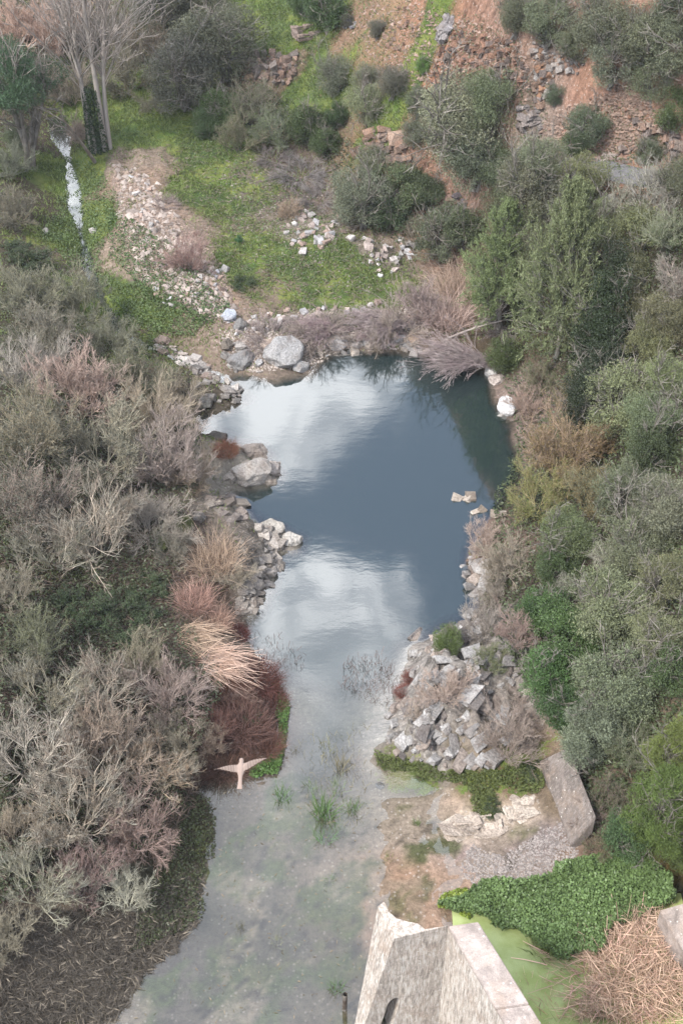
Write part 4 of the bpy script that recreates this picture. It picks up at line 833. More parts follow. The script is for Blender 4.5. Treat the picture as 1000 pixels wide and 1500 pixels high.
# ---------------------------------------------------------------- poplar
def poplar():
    rng = np.random.default_rng(77); p, t = hit(148, 222, 0); bx, by = float(p[0]), float(p[1]); z = float(H(bx, by))
    root = empty('poplar_tree', (bx, by, z), 0); tag(root, 'tall leafless pale poplar with several trunks beside the stream', 'tree')
    stems = [(-.45,.1,-.06,.03,17,.19),(.15,-.1,.02,.0,18,.21),(.5,.1,.10,.02,16,.17),(.05,.4,.18,-.02,15,.13),(-.2,-.2,-.16,.05,15,.13)]
    allP = []; TP = []; TR = []
    for (x, y, dx, dy, h, r) in stems:
        tt = np.linspace(0, 1, 12); pt = np.c_[x+dx*h*tt**1.3+.12*np.sin(tt*7+x*5), y+dy*h*tt+.1*np.cos(tt*6+y), h*tt-.3]; TP.append(pt); TR.append(r*(1-.9*tt))
    V, Fq = tubes(np.array(TP), np.array(TR), 8); tm = mesh_np('poplar_trunk', V, Fq, np.full(len(V), .6), smooth=True); tm.materials.append(M['bark']); link('trunk', tm, None, root, (.25,.22,.195))
    P0 = []; D = []; L = []; R = []
    for s_, (x, y, dx, dy, h, r) in enumerate(stems):
        for k_ in range(30):
            f = rng.uniform(.25, .97); q = TP[s_]; i = f*11; i0 = int(i); pt = q[i0]*(1-i+i0)+q[min(i0+1, 11)]*(i-i0); ph = rng.uniform(0, 2*PI); el = rng.uniform(.75, 1.2)
            P0.append(pt); D.append((math.cos(ph)*math.cos(el), math.sin(ph)*math.cos(el), math.sin(el))); L.append(rng.uniform(2.0, 5.6)*(1.15-f*.6)); R.append(.05*(1.15-f))
    g = grow(rng, np.array(P0), np.array(D), np.array(L), np.array(R)+.008, 4, .3, [4, 4, 3], .5, .5, .25, .3)
    prt = []
    for i, (p_, r_) in enumerate(g):
        v, f = tubes(p_, np.maximum(r_, .013), 3) if i < 2 else ribbons(p_, np.full(r_.shape, .022), rng); prt.append((v, f, np.full(len(v), .55)))
    V, Fq, Rr = join(prt); bm_ = mesh_np('poplar_branches', V, Fq, Rr); bm_.materials.append(M['bark']); link('branches', bm_, None, root, (.25,.215,.19))
    # ivy on the lower trunks
    n = 3500; hh = rng.uniform(0, 4.2, n); sidx = rng.integers(0, 3, n); cc = np.array([[-.5,.1],[.15,-.1],[-.2,-.2]])[sidx]; ph = rng.uniform(0, 2*PI, n)
    ctr = np.c_[cc[:, 0]+np.cos(ph)*.36*(1-hh/7), cc[:, 1]+np.sin(ph)*.36*(1-hh/7), hh]; V, Fq = leaves(ctr, rng.normal(size=(n, 3)), .13, .1, rng)
    iv = mesh_np('ivy', V, Fq, np.repeat(rng.random(n), 4)); iv.materials.append(M['leafd']); link('ivy', iv, None, root, (.035,.055,.025))
poplar()
def lean_trunk(u0, v0, u1, v1, z1, r, name, lab, col=(.16,.13,.11)):
    a, _ = hit(u0, v0, 0); a = np.array(a); e = P(u1, v1, float(H(a[0], a[1]))+z1); tt = np.linspace(0, 1, 8)[:, None]; pt = (e-a)*tt+np.array([0, 0, .12])*np.sin(tt*PI)
    V, Fq = tubes(pt[None], (r*(1-.6*tt[:, 0]))[None], 7); rng = np.random.default_rng(int(u0)); g = grow(rng, pt[3:7], unit(np.tile(e-a, (4, 1))+rng.normal(size=(4, 3))*1.5), np.full(4, np.linalg.norm(e-a)*.3), np.full(4, r*.4), 3, .4, [4, 4], .5, .5)
    prt = [(V, Fq, np.full(len(V), .5))]+[(lambda q: (q[0], q[1], np.full(len(q[0]), .5)))(tubes(p_, np.maximum(r_, .008), 3)) for p_, r_ in g]
    V, Fq, Rr = join(prt); me = mesh_np(name, V, Fq, Rr); me.materials.append(M['bark']); o = link(name, me, None, None, col); o.location = a; tag(o, lab, 'dead tree'); return o
lean_trunk(140, 238, 88, 170, 4.5, .13, 'leaning_trunk', 'bare leaning trunk beside the stream, left of the poplar')
lean_trunk(392, 200, 402, 193, .8, .2, 'broken_branch', 'pale broken branch stub in the grey thicket', (.5,.36,.27))
lean_trunk(650, 498, 735, 470, 1.5, .07, 'fallen_branch', 'long pale branch lying in the fallen tree at the pool head', (.24,.2,.18))
lean_trunk(530, 520, 460, 527, .25, .05, 'fallen_branch', 'thin dark branch lying in the water by the head boulders', (.07,.06,.05))

# ================================================================ rocks
ROCKS = []
def hull_rock(seed, ax=(1, .75, .55), n=16):
    r = random.Random(seed); bm = bmesh.new()
    for i in range(n):
        if i < 8: d = Vector(((i & 1)-.5, ((i >> 1) & 1)-.5, ((i >> 2) & 1)-.5))*r.uniform(.6, 1.0)+Vector((r.uniform(-.1,.1), r.uniform(-.1,.1), r.uniform(-.1,.1)))
        else: d = Vector((r.gauss(0, 1), r.gauss(0, 1), r.gauss(0, 1))).normalized()*r.uniform(.42, .58)
        bm.verts.new((d.x*ax[0], d.y*ax[1], d.z*ax[2]))
    bmesh.ops.convex_hull(bm, input=bm.verts); bmesh.ops.delete(bm, geom=[v for v in bm.verts if not v.link_faces], context='VERTS')
    me = bpy.data.meshes.new('rock_block'); bm.to_mesh(me); bm.free(); me.materials.append(M['rock']); return me
for i in range(12): ROCKS.append(hull_rock(500+i, [(1,.75,.55),(1,.6,.45),(.9,.85,.6),(1,.5,.35)][i % 4], 9+i % 6))
BOULD = []
def boulder(seed):
    r = random.Random(seed); bm = bmesh.new(); bmesh.ops.create_icosphere(bm, subdivisions=4, radius=.5)
    planes = [(Vector((r.gauss(0,1), r.gauss(0,1), r.gauss(0,1))).normalized(), r.uniform(.30, .44)) for _ in range(16)]
    from mathutils import noise as mn
    for v in bm.verts:
        co = v.co.copy()
        for nrm_, d in planes:
            k_ = co.dot(nrm_)-d
            if k_ > 0: co -= nrm_*k_*.92
        co += co.normalized()*.05*mn.fractal(co*4+Vector((seed, 0, 0)), .9, 2.1, 5); v.co = Vector((co.x, co.y*.8, co.z*.72))
    me = bpy.data.meshes.new('boulder'); bm.to_mesh(me); bm.free(); me.materials.append(M['rock']); return me
for i in range(4): BOULD.append(boulder(600+i))
RR = random.Random(9)
def rock_at(u, v, w, label, col=(.34,.32,.30), big=True, name='boulder', cat='rock', sink=.25, h=1.0):
    p, t = hit(u, v, 0); s = w/FPX*float(t)*1.15; x, y = float(p[0]), float(p[1]); z = max(float(H(x, y)), -.25)
    o = link(name, RR.choice(BOULD if big else ROCKS), None, None, col); o.location = (x, y, z+s*(.36-sink)*h); o.scale = (s, s, s*h); o.rotation_euler = (RR.uniform(-.2, .2), RR.uniform(-.2, .2), RR.uniform(0, 6.28)); tag(o, label, cat); return o
for a in [(415,525,62,'largest grey boulder at the head of the pool',(.33,.32,.31)),(355,530,38,'grey boulder left of the largest one at the pool head',(.30,.29,.28)),(440,540,26,'boulder tight against the right side of the largest one',(.26,.25,.24)),(392,508,26,'buff boulder behind the left shoulder of the largest one',(.34,.27,.22)),
  (335,466,26,'rounded blue-grey boulder on the stony bank',(.36,.38,.42)),(352,478,24,'dark grey boulder beside the blue-grey one',(.2,.19,.18)),(332,508,22,'dark boulder at the left of the head boulders',(.2,.17,.14)),(380,532,14,'small grey boulder between the two large ones',(.33,.32,.31)),(338,536,12,'small pale stone left of the head boulders',(.4,.38,.36)),
  (493,505,36,'flat-topped boulder at the waterline between brushwood heaps',(.34,.32,.31)),(522,508,18,'flat stone right of the flat-topped boulder',(.32,.29,.27)),(542,506,20,'flat buff stone in the middle of the head bank',(.36,.32,.28)),(569,503,18,'squarish stone left of the upright one',(.36,.33,.3)),(584,498,20,'upright grey stone at the head bank',(.36,.34,.33)),(555,497,13,'small buff stone behind the squarish one',(.38,.32,.27)),(610,500,30,'tan boulder under the grass clump',(.34,.25,.18)),
  (335,604,12,'single stone in the water off the left spit',(.22,.2,.17)),(302,592,28,'dark flat boulder below the left spit',(.17,.16,.14)),(318,645,30,'dark pointed boulder left of the islet',(.12,.11,.10)),
  (373,665,42,'domed pale boulder at the back of the islet',(.36,.31,.27)),(370,695,56,'fractured pale boulder at the front of the islet',(.34,.31,.28)),(398,688,28,'squarish pale boulder at the tip of the islet',(.40,.35,.31)),(427,793,30,'pale rounded boulder at the tip of the rocky point',(.42,.39,.35)),(398,775,34,'pale slab boulder beside the tip of the rocky point',(.38,.35,.31)),
  (718,548,22,'white boulder under the fallen tree',(.42,.40,.38)),(728,558,24,'flat pale boulder at the right head corner',(.42,.36,.32)),(743,598,34,'white fractured boulder on the right shore',(.46,.45,.44)),(733,607,20,'small white boulder in front of the fractured one',(.46,.43,.39)),
  (556,1149,13,'dark stone in the shallows below the outcrop',(.10,.10,.10)),(137,339,14,'white stone lying left of the stream',(.5,.47,.43)),(895,290,14,'white stone beside the track',(.5,.46,.42)),(68,340,12,'pale stone on the left stream bank',(.45,.42,.38)),
  (270,772,34,'mossy boulder in shade behind the rocky point',(.10,.11,.045)),(240,800,28,'lower mossy boulder in the shade',(.09,.10,.04)),(290,760,26,'grey boulder above the mossy ones',(.14,.13,.12))]:
    u, v, w, lab, c_ = a; rock_at(u, v, w, lab, c_)
def pile(poly, n, smin, smax, label, group, cols, name='stone', cat='stone'):
    poly = np.array(poly, float); lo = poly.min(0); hi = poly.max(0); rng = np.random.default_rng(len(label)*7+n); pts = []
    while len(pts) < n:
        q = rng.uniform(lo, hi)
        if in_poly(np.array(q[0]), np.array(q[1]), poly): pts.append(q)
    pts = np.array(pts); p, t = hit(pts[:, 0], pts[:, 1], 0)
    for i in range(n):
        s = rng.uniform(smin, smax)*rng.uniform(.6, 1.3)/FPX*t[i]; o = link(name, ROCKS[rng.integers(12)], None, None, list(np.array(cols[rng.integers(len(cols))])*rng.uniform(.7, 1.1)))
        o.location = (p[i, 0], p[i, 1], max(float(H(p[i, 0], p[i, 1])), -.06)+s*.15); o.scale = (s, s, s*rng.uniform(.7, 1.2)); o.rotation_euler = tuple(rng.uniform(-.6, .6, 2))+(rng.uniform(0, 6.28),); tag(o, label, cat, group)
WH = [(.52,.48,.45),(.46,.38,.34),(.5,.48,.48),(.38,.28,.23),(.42,.4,.38)]
pile([(420,320),(450,310),(500,320),(505,345),(470,365),(440,375),(420,350)], 58, 7, 14, 'one of the whitish stones heaped in the middle of the meadow', 'stones of the middle heap', WH)
pile([(510,350),(560,345),(612,355),(610,385),(560,410),(540,385)], 40, 7, 13, 'one of the whitish stones in the right-hand heap below the olives', 'stones of the right heap', WH)
pile([(215,415),(270,395),(330,395),(335,430),(300,440),(240,450)], 46, 7, 13, 'one of the pale stones at the lower end of the gravel bank', 'stones at the end of the gravel bank', WH)
pile([(330,470),(420,455),(520,450),(560,440),(560,452),(500,465),(420,475),(345,495)], 50, 7, 14, 'one of the stones lining the top of the head bank', 'stones along the head bank', WH)
pile([(300,540),(345,560),(362,582),(330,596),(292,585),(280,545)], 34, 9, 17, 'one of the grey stones heaped on the left spit', 'stones of the left spit', [(.24,.22,.2),(.3,.27,.24),(.36,.33,.3)])
pile([(650,722),(690,722),(700,745),(735,750),(735,762),(690,750)], 9, 10, 20, 'one of the pale stones breaking the surface near the right shore', 'stones in the water by the right shore', [(.42,.36,.30),(.3,.25,.2)])
pile([(180,240),(215,260),(235,330),(210,360),(190,300)], 22, 6, 11, 'one of the pale stones scattered on the gravel bank', 'stones on the gravel bank', WH)
pile([(330,510),(350,500),(400,545),(350,550),(320,530)], 14, 8, 15, 'one of the small stones around the head boulders', 'small stones around the head boulders', [(.3,.28,.26),(.36,.33,.3)])
pile([(465,508),(500,504),(560,502),(620,503),(640,510),(640,520),(560,514),(500,518),(468,524)], 16, 14, 24, 'one of the blocky stones in the waterline row under the brushwood at the pool head', 'stones in the waterline row at the pool head', [(.34,.32,.30),(.38,.33,.28)])
def outcrop(label, poly, n, smin, smax, cols, yaw=.5, tilt=.25, seed=1, flat=.8, name='rock_outcrop', lift=.1, elong=1.3, faces=0):
    poly = np.array(poly, float); lo = poly.min(0); hi = poly.max(0); rng = np.random.default_rng(seed); pts = []
    while len(pts) < n:
        q = rng.uniform(lo, hi)
        if in_poly(np.array(q[0]), np.array(q[1]), poly): pts.append(q)
    pts = np.array(pts); p, t = hit(pts[:, 0], pts[:, 1], 0); c = p.mean(0); c[2] = float(H(c[0], c[1])); root = empty(name, tuple(c)); tag(root, label, 'rock')
    for i in range(n):
        s = (smin+(smax-smin)*rng.random()**2.2)/FPX*t[i]; lift_ = lift
        if i < faces: s = rng.uniform(1.1, 1.7)*smax/FPX*t[i]; lift_ = -.18
        o = link('rock', ROCKS[rng.integers(12)] if rng.random() < .93 else BOULD[rng.integers(4)], None, root, list(np.array(cols[rng.integers(len(cols))])*rng.uniform(.75, 1.05)))
        o.location = (p[i, 0]-c[0], p[i, 1]-c[1], max(float(H(p[i, 0], p[i, 1])), -.1)-c[2]+s*lift_); o.scale = (s*elong, s, s*flat*rng.uniform(.7, 1.4)); o.rotation_euler = (tilt+rng.normal()*.2, rng.normal()*.2, yaw+rng.normal()*.3)
PALE = [(.38,.36,.34),(.31,.285,.265),(.44,.42,.40),(.22,.195,.18),(.33,.275,.235)]
outcrop('whitish fractured rock outcrop on the right shore of the narrows', [(612,925),(640,935),(690,930),(740,960),(765,985),(760,1060),(740,1110),(690,1128),(620,1122),(585,1105),(560,1090),(570,1050),(590,1010),(600,960)], 230, 6, 30, PALE, .9, .35, 11, faces=0)
outcrop('row of blocky rocks along the waterline of the left rocky point', [(372,765),(398,772),(406,800),(408,832),(394,862),(368,898),(345,900),(352,870),(378,840),(385,800)], 130, 8, 24, [(.33,.30,.27),(.27,.24,.21),(.38,.34,.30)], -.3, .3, 12, elong=1.1)
outcrop('pale angular rocks at the narrow part of the right shore', [(690,800),(705,795),(715,840),(725,865),(708,875),(692,862),(674,835)], 34, 10, 34, PALE, .8, .3, 13)
outcrop('small pale rocks showing at the foot of the grey shore shrub', [(676,905),(700,890),(710,925),(690,945),(660,940),(640,925)], 22, 8, 24, PALE, .8, .2, 14)
outcrop('grey rocks in the left bank above the islet path', [(310,722),(345,728),(368,760),(340,765),(305,745)], 26, 10, 30, [(.3,.26,.22),(.2,.17,.15)], .4, .2, 15)
outcrop('rocks under the domed boulders of the islet', [(330,700),(370,668),(405,680),(408,708),(370,712),(345,712)], 20, 10, 30, [(.3,.26,.22),(.36,.32,.28)], .4, .2, 16)
outcrop('low brown cliff of broken rock left of the stone enclosure', [(352,80),(372,78),(430,82),(440,100),(420,125),(395,122),(372,112),(355,108)], 130, 6, 16, [(.24,.17,.135),(.30,.20,.15),(.18,.15,.13)], .2, .3, 17, flat=2.0, elong=.8, faces=14)
outcrop('whitish and orange cliff face under the olives', [(780,60),(835,55),(862,85),(845,110),(815,105),(800,150),(785,160),(778,110)], 170, 5, 15, [(.36,.32,.29),(.33,.19,.12),(.22,.18,.16),(.42,.38,.35),(.28,.19,.14)], .3, 1.0, 18, flat=1.6, elong=.9)
outcrop('grey rock rib standing out of the red slope', [(645,25),(665,20),(660,50),(645,65),(638,60)], 32, 8, 22, [(.26,.24,.24),(.34,.31,.30)], 1.2, .9, 19, flat=1.5)
outcrop('dark brown broken ledges across the red cliff', [(665,40),(760,60),(775,120),(720,115),(670,110),(640,130),(635,100)], 240, 4, 12, [(.22,.125,.09),(.27,.155,.105),(.15,.115,.10)], .3, 1.0, 20, flat=.7, elong=1.9)
outcrop('dark jumbled rocks at the foot of the cliff by the small bush', [(762,150),(790,160),(795,190),(770,200),(755,180)], 40, 6, 16, [(.2,.18,.17),(.28,.24,.22)], .3, .8, 21)
outcrop('jumbled rocks on the uphill side of the track', [(840,222),(880,225),(925,215),(935,235),(900,246),(860,238)], 46, 6, 16, [(.26,.2,.17),(.32,.27,.24)], .3, .4, 22)
outcrop('broken ledges below the right-hand dark bush', [(930,175),(965,185),(1000,205),(1000,230),(970,225),(940,200)], 46, 7, 20, [(.3,.2,.15),(.36,.28,.23),(.22,.18,.16)], .3, .9, 23, flat=1.3)
outcrop('brown ledges of the bank below the green terrace', [(545,190),(590,190),(600,230),(575,260),(550,240),(520,225)], 110, 6, 17, [(.28,.18,.13),(.34,.24,.18),(.22,.16,.13)], .3, .8, 24, flat=.9, elong=1.7, faces=4)
outcrop('dark rock ledge below the large rounded olive', [(650,290),(690,285),(695,300),(670,305),(645,300)], 18, 8, 20, [(.14,.12,.13),(.22,.15,.12)], .3, .5, 25)
outcrop('grey stones in a heap on the upper slope', [(500,25),(520,30),(525,42),(505,42)], 14, 5, 12, [(.3,.28,.28),(.2,.19,.2)], .3, .3, 26)
outcrop('pale cut rock edge along the lower stream bank', [(235,500),(262,510),(300,535),(318,552),(300,556),(268,535),(230,512)], 60, 8, 22, [(.42,.38,.35),(.34,.29,.26),(.26,.2,.17)], -.4, .2, 27)

# ---------------------------------------------------------------- structures
def prism(name, top, bottom, mat, parent=None):
    n = len(top); bm = bmesh.new(); tv = [bm.verts.new(p) for p in top]; bv = [bm.verts.new(p) for p in bottom]
    bm.faces.new(tv); bm.faces.new(bv[::-1])
    for i in range(n): j = (i+1) % n; bm.faces.new((tv[i], bv[i], bv[j], tv[j]))
    bmesh.ops.recalc_face_normals(bm, faces=bm.faces)
    if name not in ('wall_face',): bmesh.ops.bevel(bm, geom=list(bm.edges), offset=.025, segments=2, affect='EDGES', clamp_overlap=True)
    me = bpy.data.meshes.new(name); bm.to_mesh(me); bm.free(); me.materials.append(mat); return link(name, me, None, parent)
ZT = 6.0
def pt(u, v, z=ZT): return Vector(P(u, v, z))
T0, Tk, T1, T2 = pt(553,1328), pt(562,1321), pt(577,1375), pt(656,1356)
curve = [pt(570,1336), pt(580,1345), pt(597,1350), pt(612,1353), pt(622,1361)]
wall = empty('concrete_wall', (T2.x, T2.y, 0)); tag(wall, 'streaked grey concrete spillway wall at the bottom of the picture', 'wall')
def loc(vs): return [Vector(v)-Vector((T2.x, T2.y, 0)) for v in vs]
def dn(v, dx=0, dy=0, z=-1.0): return Vector((v.x+dx, v.y+dy, z))
T3 = pt(742,1500); dirA = (T3-T2).normalized(); T3 = T2+dirA*14; Tr = pt(698,1350); Tr3 = Tr+dirA*14
b0 = Vector(P(500,1600,-3.5))
top = [T2, T1, T0, Tk]+curve; b2_ = dn(T2, z=-3.5); b1_ = b0+(b2_-b0)*.03; bot = [b2_, b1_, b0, dn(Tk, -.6, .2)]+[dn(c_, 0, .2) for c_ in curve]
body = prism('wall_face', loc(top), loc(bot), M['conc'], wall)
top2 = [T2+Vector((.003,0,-.16)), Tr+Vector((0,0,-.16)), Tr3+Vector((0,0,-.16)), T3+Vector((0,0,-.16))]
body2 = prism('wall_face', loc(top2), loc([dn(T2, .003), dn(Tr), dn(Tr3), dn(T3)]), M['conc'], wall)
# coping slabs along the top of the long arm
pr2 = dirA; L = 14.0; nsl = 5
for i in range(nsl):
    a = T2+dirA*(L*i/nsl+.006); e = T2+dirA*(L*(i+1)/nsl-.006); a2 = Tr+dirA*(L*i/nsl+.006); e2 = Tr+dirA*(L*(i+1)/nsl-.006); z_ = Vector((0,0,-.158)); ov = (Tr-T2).normalized()*.04
    a = a-ov; e = e-ov; a2 = a2+ov; e2 = e2+ov
    if i == 0: a = a-dirA*.0+ov*1.2
    prism('coping_slab', loc([a, a2, e2, e]), loc([a+z_, a2+z_, e2+z_, e+z_]), M['conctop'], wall)
# arched drain opening cut into the lower face
from mathutils.bvhtree import BVHTree
bpy.context.view_layer.update()
bv_ = BVHTree.FromObject(body, bpy.context.evaluated_depsgraph_get()); d = Vector(rays(573, 1480)).normalized(); off_ = Vector((T2.x, T2.y, 0))
hp, hn, _, _ = bv_.ray_cast(Vector((0, 0, CAMH))-off_, d); ca = hp; nrm_ = hn if hn.dot(d) < 0 else -hn
up_ = (T0-b0); up_ = (up_-nrm_*up_.dot(nrm_)).normalized(); sd = up_.cross(nrm_).normalized()
bm = bmesh.new(); prof = []
hw_ = .2
for k_ in range(13):
    a = PI*k_/12; prof.append((hw_*math.cos(a), .35+.42*math.sin(a)))
prof += [(-hw_, -1.6), (hw_, -1.6)]
f1 = [bm.verts.new(ca+sd*x_+up_*y_+nrm_*.5) for x_, y_ in prof]; f2 = [bm.verts.new(ca+sd*x_+up_*y_-nrm_*.7) for x_, y_ in prof]
bm.faces.new(f1); bm.faces.new(f2[::-1])
for i in range(len(prof)): j = (i+1) % len(prof); bm.faces.new((f1[i], f2[i], f2[j], f1[j]))
bmesh.ops.recalc_face_normals(bm, faces=bm.faces); cm = bpy.data.meshes.new('cut'); bm.to_mesh(cm); bm.free(); co_ = bpy.data.objects.new('cut', cm); C.objects.link(co_); co_.location = (T2.x, T2.y, 0)
md = body.modifiers.new('opening', 'BOOLEAN'); md.object = co_; md.operation = 'DIFFERENCE'; md.solver = 'EXACT'
bpy.context.view_layer.update(); dg = bpy.context.evaluated_depsgraph_get(); nm_ = bpy.data.meshes.new_from_object(body.evaluated_get(dg)); body.modifiers.clear(); body.data = nm_; bpy.data.objects.remove(co_)
if not nm_.materials: nm_.materials.append(M['conc'])
# steep slab on the right, block at the right edge
def box_pts(c4, th): return [Vector(p) for p in c4], [Vector(p)-Vector((0, 0, th)) for p in c4]
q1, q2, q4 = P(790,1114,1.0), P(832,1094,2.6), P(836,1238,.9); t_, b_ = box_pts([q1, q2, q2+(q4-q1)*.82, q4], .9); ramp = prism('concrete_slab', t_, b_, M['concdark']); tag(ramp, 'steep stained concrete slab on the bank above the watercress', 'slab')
t_, b_ = box_pts([P(966,1333,1.3), P(1040,1312,1.3), P(1050,1400,1.3), P(1000,1392,1.3)], 2.0); blk = prism('concrete_block', t_, b_, M['conctop']); tag(blk, 'weathered concrete block at the right edge behind the dead reeds', 'block')
def post(): 
    p, _ = hit(504, 1478, 0); V, Fq = tubes(np.array([[[0,0,-.3],[.02,0,.4],[.03,0,.95]]]), np.array([[.09,.09,.08]]), 6); me = mesh_np('wooden_post', V, Fq, np.full(len(V), .3)); me.materials.append(M['bark']); o = link('wooden_post', me, None, None, (.06,.045,.035)); o.location = (p[0], p[1], -.0); tag(o, 'dark wooden post beside the base of the wall', 'post')
post()
def ruin(u, v, w, d, h, rz, label, sides=4):
    p, _ = hit(u, v, 0); z = float(H(p[0], p[1])); root = empty('stone_enclosure', (p[0], p[1], z), rz); tag(root, label, 'ruin'); th = .22
    segs = [((-w/2, -d/2), (w/2, -d/2)), ((w/2, -d/2+th), (w/2, d/2-th)), ((w/2, d/2), (-w/2, d/2)), ((-w/2, d/2-th), (-w/2, -d/2+th))][:sides]; rng = random.Random(int(u))
    for (a, b_) in segs:
        L_ = math.hypot(b_[0]-a[0], b_[1]-a[1]); nst = max(3, int(L_/.4)); rows = max(1, int(round(h/.28))); an = math.atan2(b_[1]-a[1], b_[0]-a[0])
        for r_ in range(rows+1):
            for k_ in range(nst):
                f = (k_+.5)/nst; o = link('stone', ROCKS[rng.randrange(12)], None, root, list(np.array((.30,.23,.19))*rng.uniform(.8, 1.15))); o.location = (a[0]+(b_[0]-a[0])*f, a[1]+(b_[1]-a[1])*f, r_*.27-.05); o.rotation_euler = (rng.uniform(-.1, .1), rng.uniform(-.1, .1), an+rng.uniform(-.1, .1)); o.scale = (.55, .36, .55)
ruin(449, 50, 1.6, 1.3, .42, .35, 'small roofless stone enclosure on the grassy slope')
ruin(468, 163, 2.2, 1.6, .35, -.5, 'low ruined stone wall corner below the terrace olives', 2)

# ---------------------------------------------------------------- bird in flight
def bird():
    t = 9.3; d = rays(353, 1126); p = d*t; p[2] += CAMH; root_loc = Vector(p)
    bm = bmesh.new(); ns = 10
    prof = [(.078,.002,.002),(.073,.011,.011),(.06,.017,.016),(.046,.0155,.014),(.03,.024,.02),(.005,.03,.023),(-.025,.026,.02),(-.05,.017,.013),(-.075,.013,.007),(-.11,.015,.004),(-.142,.019,.003),(-.145,.014,.002)]
    rings = []
    for (y, rx, rz_) in prof: rings.append([bm.verts.new((rx*math.cos(a), y, rz_*math.sin(a))) for a in [2*PI*k_/ns for k_ in range(ns)]])
    for i in range(len(rings)-1):
        for k_ in range(ns): j = (k_+1) % ns; bm.faces.new((rings[i][k_], rings[i][j], rings[i+1][j], rings[i+1][k_]))
    bm.faces.new(rings[0][::-1]); bm.faces.new(rings[-1])
    for s, yb, zb in ((-1, 0, .0), (1, .05, .02)):
        st = [(.0,.03,-.03,.012),(.03,.031,-.03,.008),(.06,.032,-.028,.006),(.09,.029,-.022,.005),(.12,.022,-.014,.004),(.15,.012,-.008,.003),(.18,-.002,-.006,.002)]
        if s > 0: st = [(x, le+yb*x/.178*1.6, te+yb*x/.178*1.7, th) for x, le, te, th in st]
        else: st = [(x, le-.02*x/.178, te-.006*x/.178, th) for x, le, te, th in st]
        pr_ = []
        for x, le, te, th in st:
            z = .008+.02*(x/.178); pr_.append([bm.verts.new((s*x, le, z)), bm.verts.new((s*x, le*.6+te*.4, z+th)), bm.verts.new((s*x, te, z)), bm.verts.new((s*x, le*.6+te*.4, z-th))])
        for i in range(len(pr_)-1):
            for k_ in range(4): j = (k_+1) % 4; bm.faces.new((pr_[i][k_], pr_[i][j], pr_[i+1][j], pr_[i+1][k_]))
        bm.faces.new(pr_[0]); bm.faces.new(pr_[-1][::-1])
    bmesh.ops.recalc_face_normals(bm, faces=bm.faces); me = bpy.data.meshes.new('bird'); bm.to_mesh(me); bm.free(); me.materials.append(M['bird'])
    o = link('bird', me); r = o.modifiers.new('skin', 'REMESH'); r.mode = 'VOXEL'; r.voxel_size = .0022; r.use_smooth_shade = True
    bpy.context.view_layer.update(); dg = bpy.context.evaluated_depsgraph_get(); m2 = bpy.data.meshes.new_from_object(o.evaluated_get(dg)); o.modifiers.clear(); o.data = m2
    if not m2.materials: m2.materials.append(M['bird'])
    o.location = root_loc; o.rotation_euler = (math.radians(-8), math.radians(4), 0.0); o.scale = (1.05, 1.0, 1.0); o.rotation_euler = (math.radians(30), 0, math.radians(-3)); tag(o, 'pale brown bird gliding with spread wings above the red-brown clumps', 'bird')
bird()

# ---------------------------------------------------------------- uncountable ground cover
def scatter_uv(poly, n, seed, off=0.0):
    rng = np.random.default_rng(seed); poly = np.array(poly, float); lo = poly.min(0); hi = poly.max(0); q = rng.uniform(lo, hi, (int(n*2.6)+50, 2)); qx = q[:, 0]+15*fbm(q[:, 0], q[:, 1], .03, 4, seed+3, .65); qy = q[:, 1]+13*fbm(q[:, 0], q[:, 1], .03, 4, seed+9, .65); q = q[in_poly(qx, qy, poly)][:n]; p, t = hit(q[:, 0], q[:, 1], off); return p, rng
def stuff(name, V, Fq, R, mat, col, label, cat):
    o = link(name, mesh_np(name, V, Fq, R), mat, None, col); tag(o, label, cat, kind='stuff'); return o
def blades(p, rng, per, h, w, spread=.08, lean=.5):
    n = len(p)*per; c = np.repeat(p, per, 0)+np.c_[rng.normal(size=(n, 2))*spread, np.zeros(n)]; c[:, 2] = H(c[:, 0], c[:, 1]); D = unit(np.c_[rng.normal(size=(n, 2))*lean, np.ones(n)]); hh = h*rng.uniform(.5, 1.4, (n, 1)); s = unit(np.cross(D, rng.normal(size=(n, 3))))*w/2
    V = np.stack([c-s-[0, 0, .02], c+s-[0, 0, .02], c+D*hh], 1).reshape(-1, 3); return V, np.arange(3*n).reshape(n, 3), np.repeat(rng.random(n), 3)
rng = np.random.default_rng(901); q = np.c_[rng.uniform(-36, 14, 430000), rng.uniform(38, 108, 430000)]; gw = bil(GRASS, q[:, 0], q[:, 1])
pn = fbm(q[:, 0], q[:, 1], .8, 4, 60, .7)*1.6; keep = (rng.random(len(q)) < gw**1.5*(.5+.9*pn)) & (bil(ins.astype(float), q[:, 0], q[:, 1]) < .3) & (H(q[:, 0], q[:, 1]) > .03)
q = q[keep][:75000]; g3 = np.c_[q, H(q[:, 0], q[:, 1])]
V, Fq, R = blades(g3, rng, 3, .2, .06, .12, .9); stuff('meadow_grass', V, Fq, R, M['grass'], (.13,.165,.055), 'bright short grass covering the meadow, stream banks and green terrace', 'grass')
def leafmat(name, poly, n, L, W, h, col, label, cat, seed, mat='leafd', bumpy=.0, up=1.0):
    p, rng = scatter_uv(poly, n, seed); n = len(p); z = H(p[:, 0], p[:, 1]); m = (.35+.65*(fbm(p[:, 0], p[:, 1], 1.1, 3, seed)+1)/2*1.5)
    ctr = np.c_[p[:, :2], np.maximum(z, 0)+h*m*rng.uniform(.2, 1, n)**.5]; V, Fq = leaves(ctr, rng.normal(size=(n, 3))*np.array([1, 1, .45]), L, W, rng)
    return stuff(name, V, Fq, np.repeat(np.clip(.5*rng.random(n)+.5*(m-.4), 0, 1), 4), M[mat], col, label, cat)
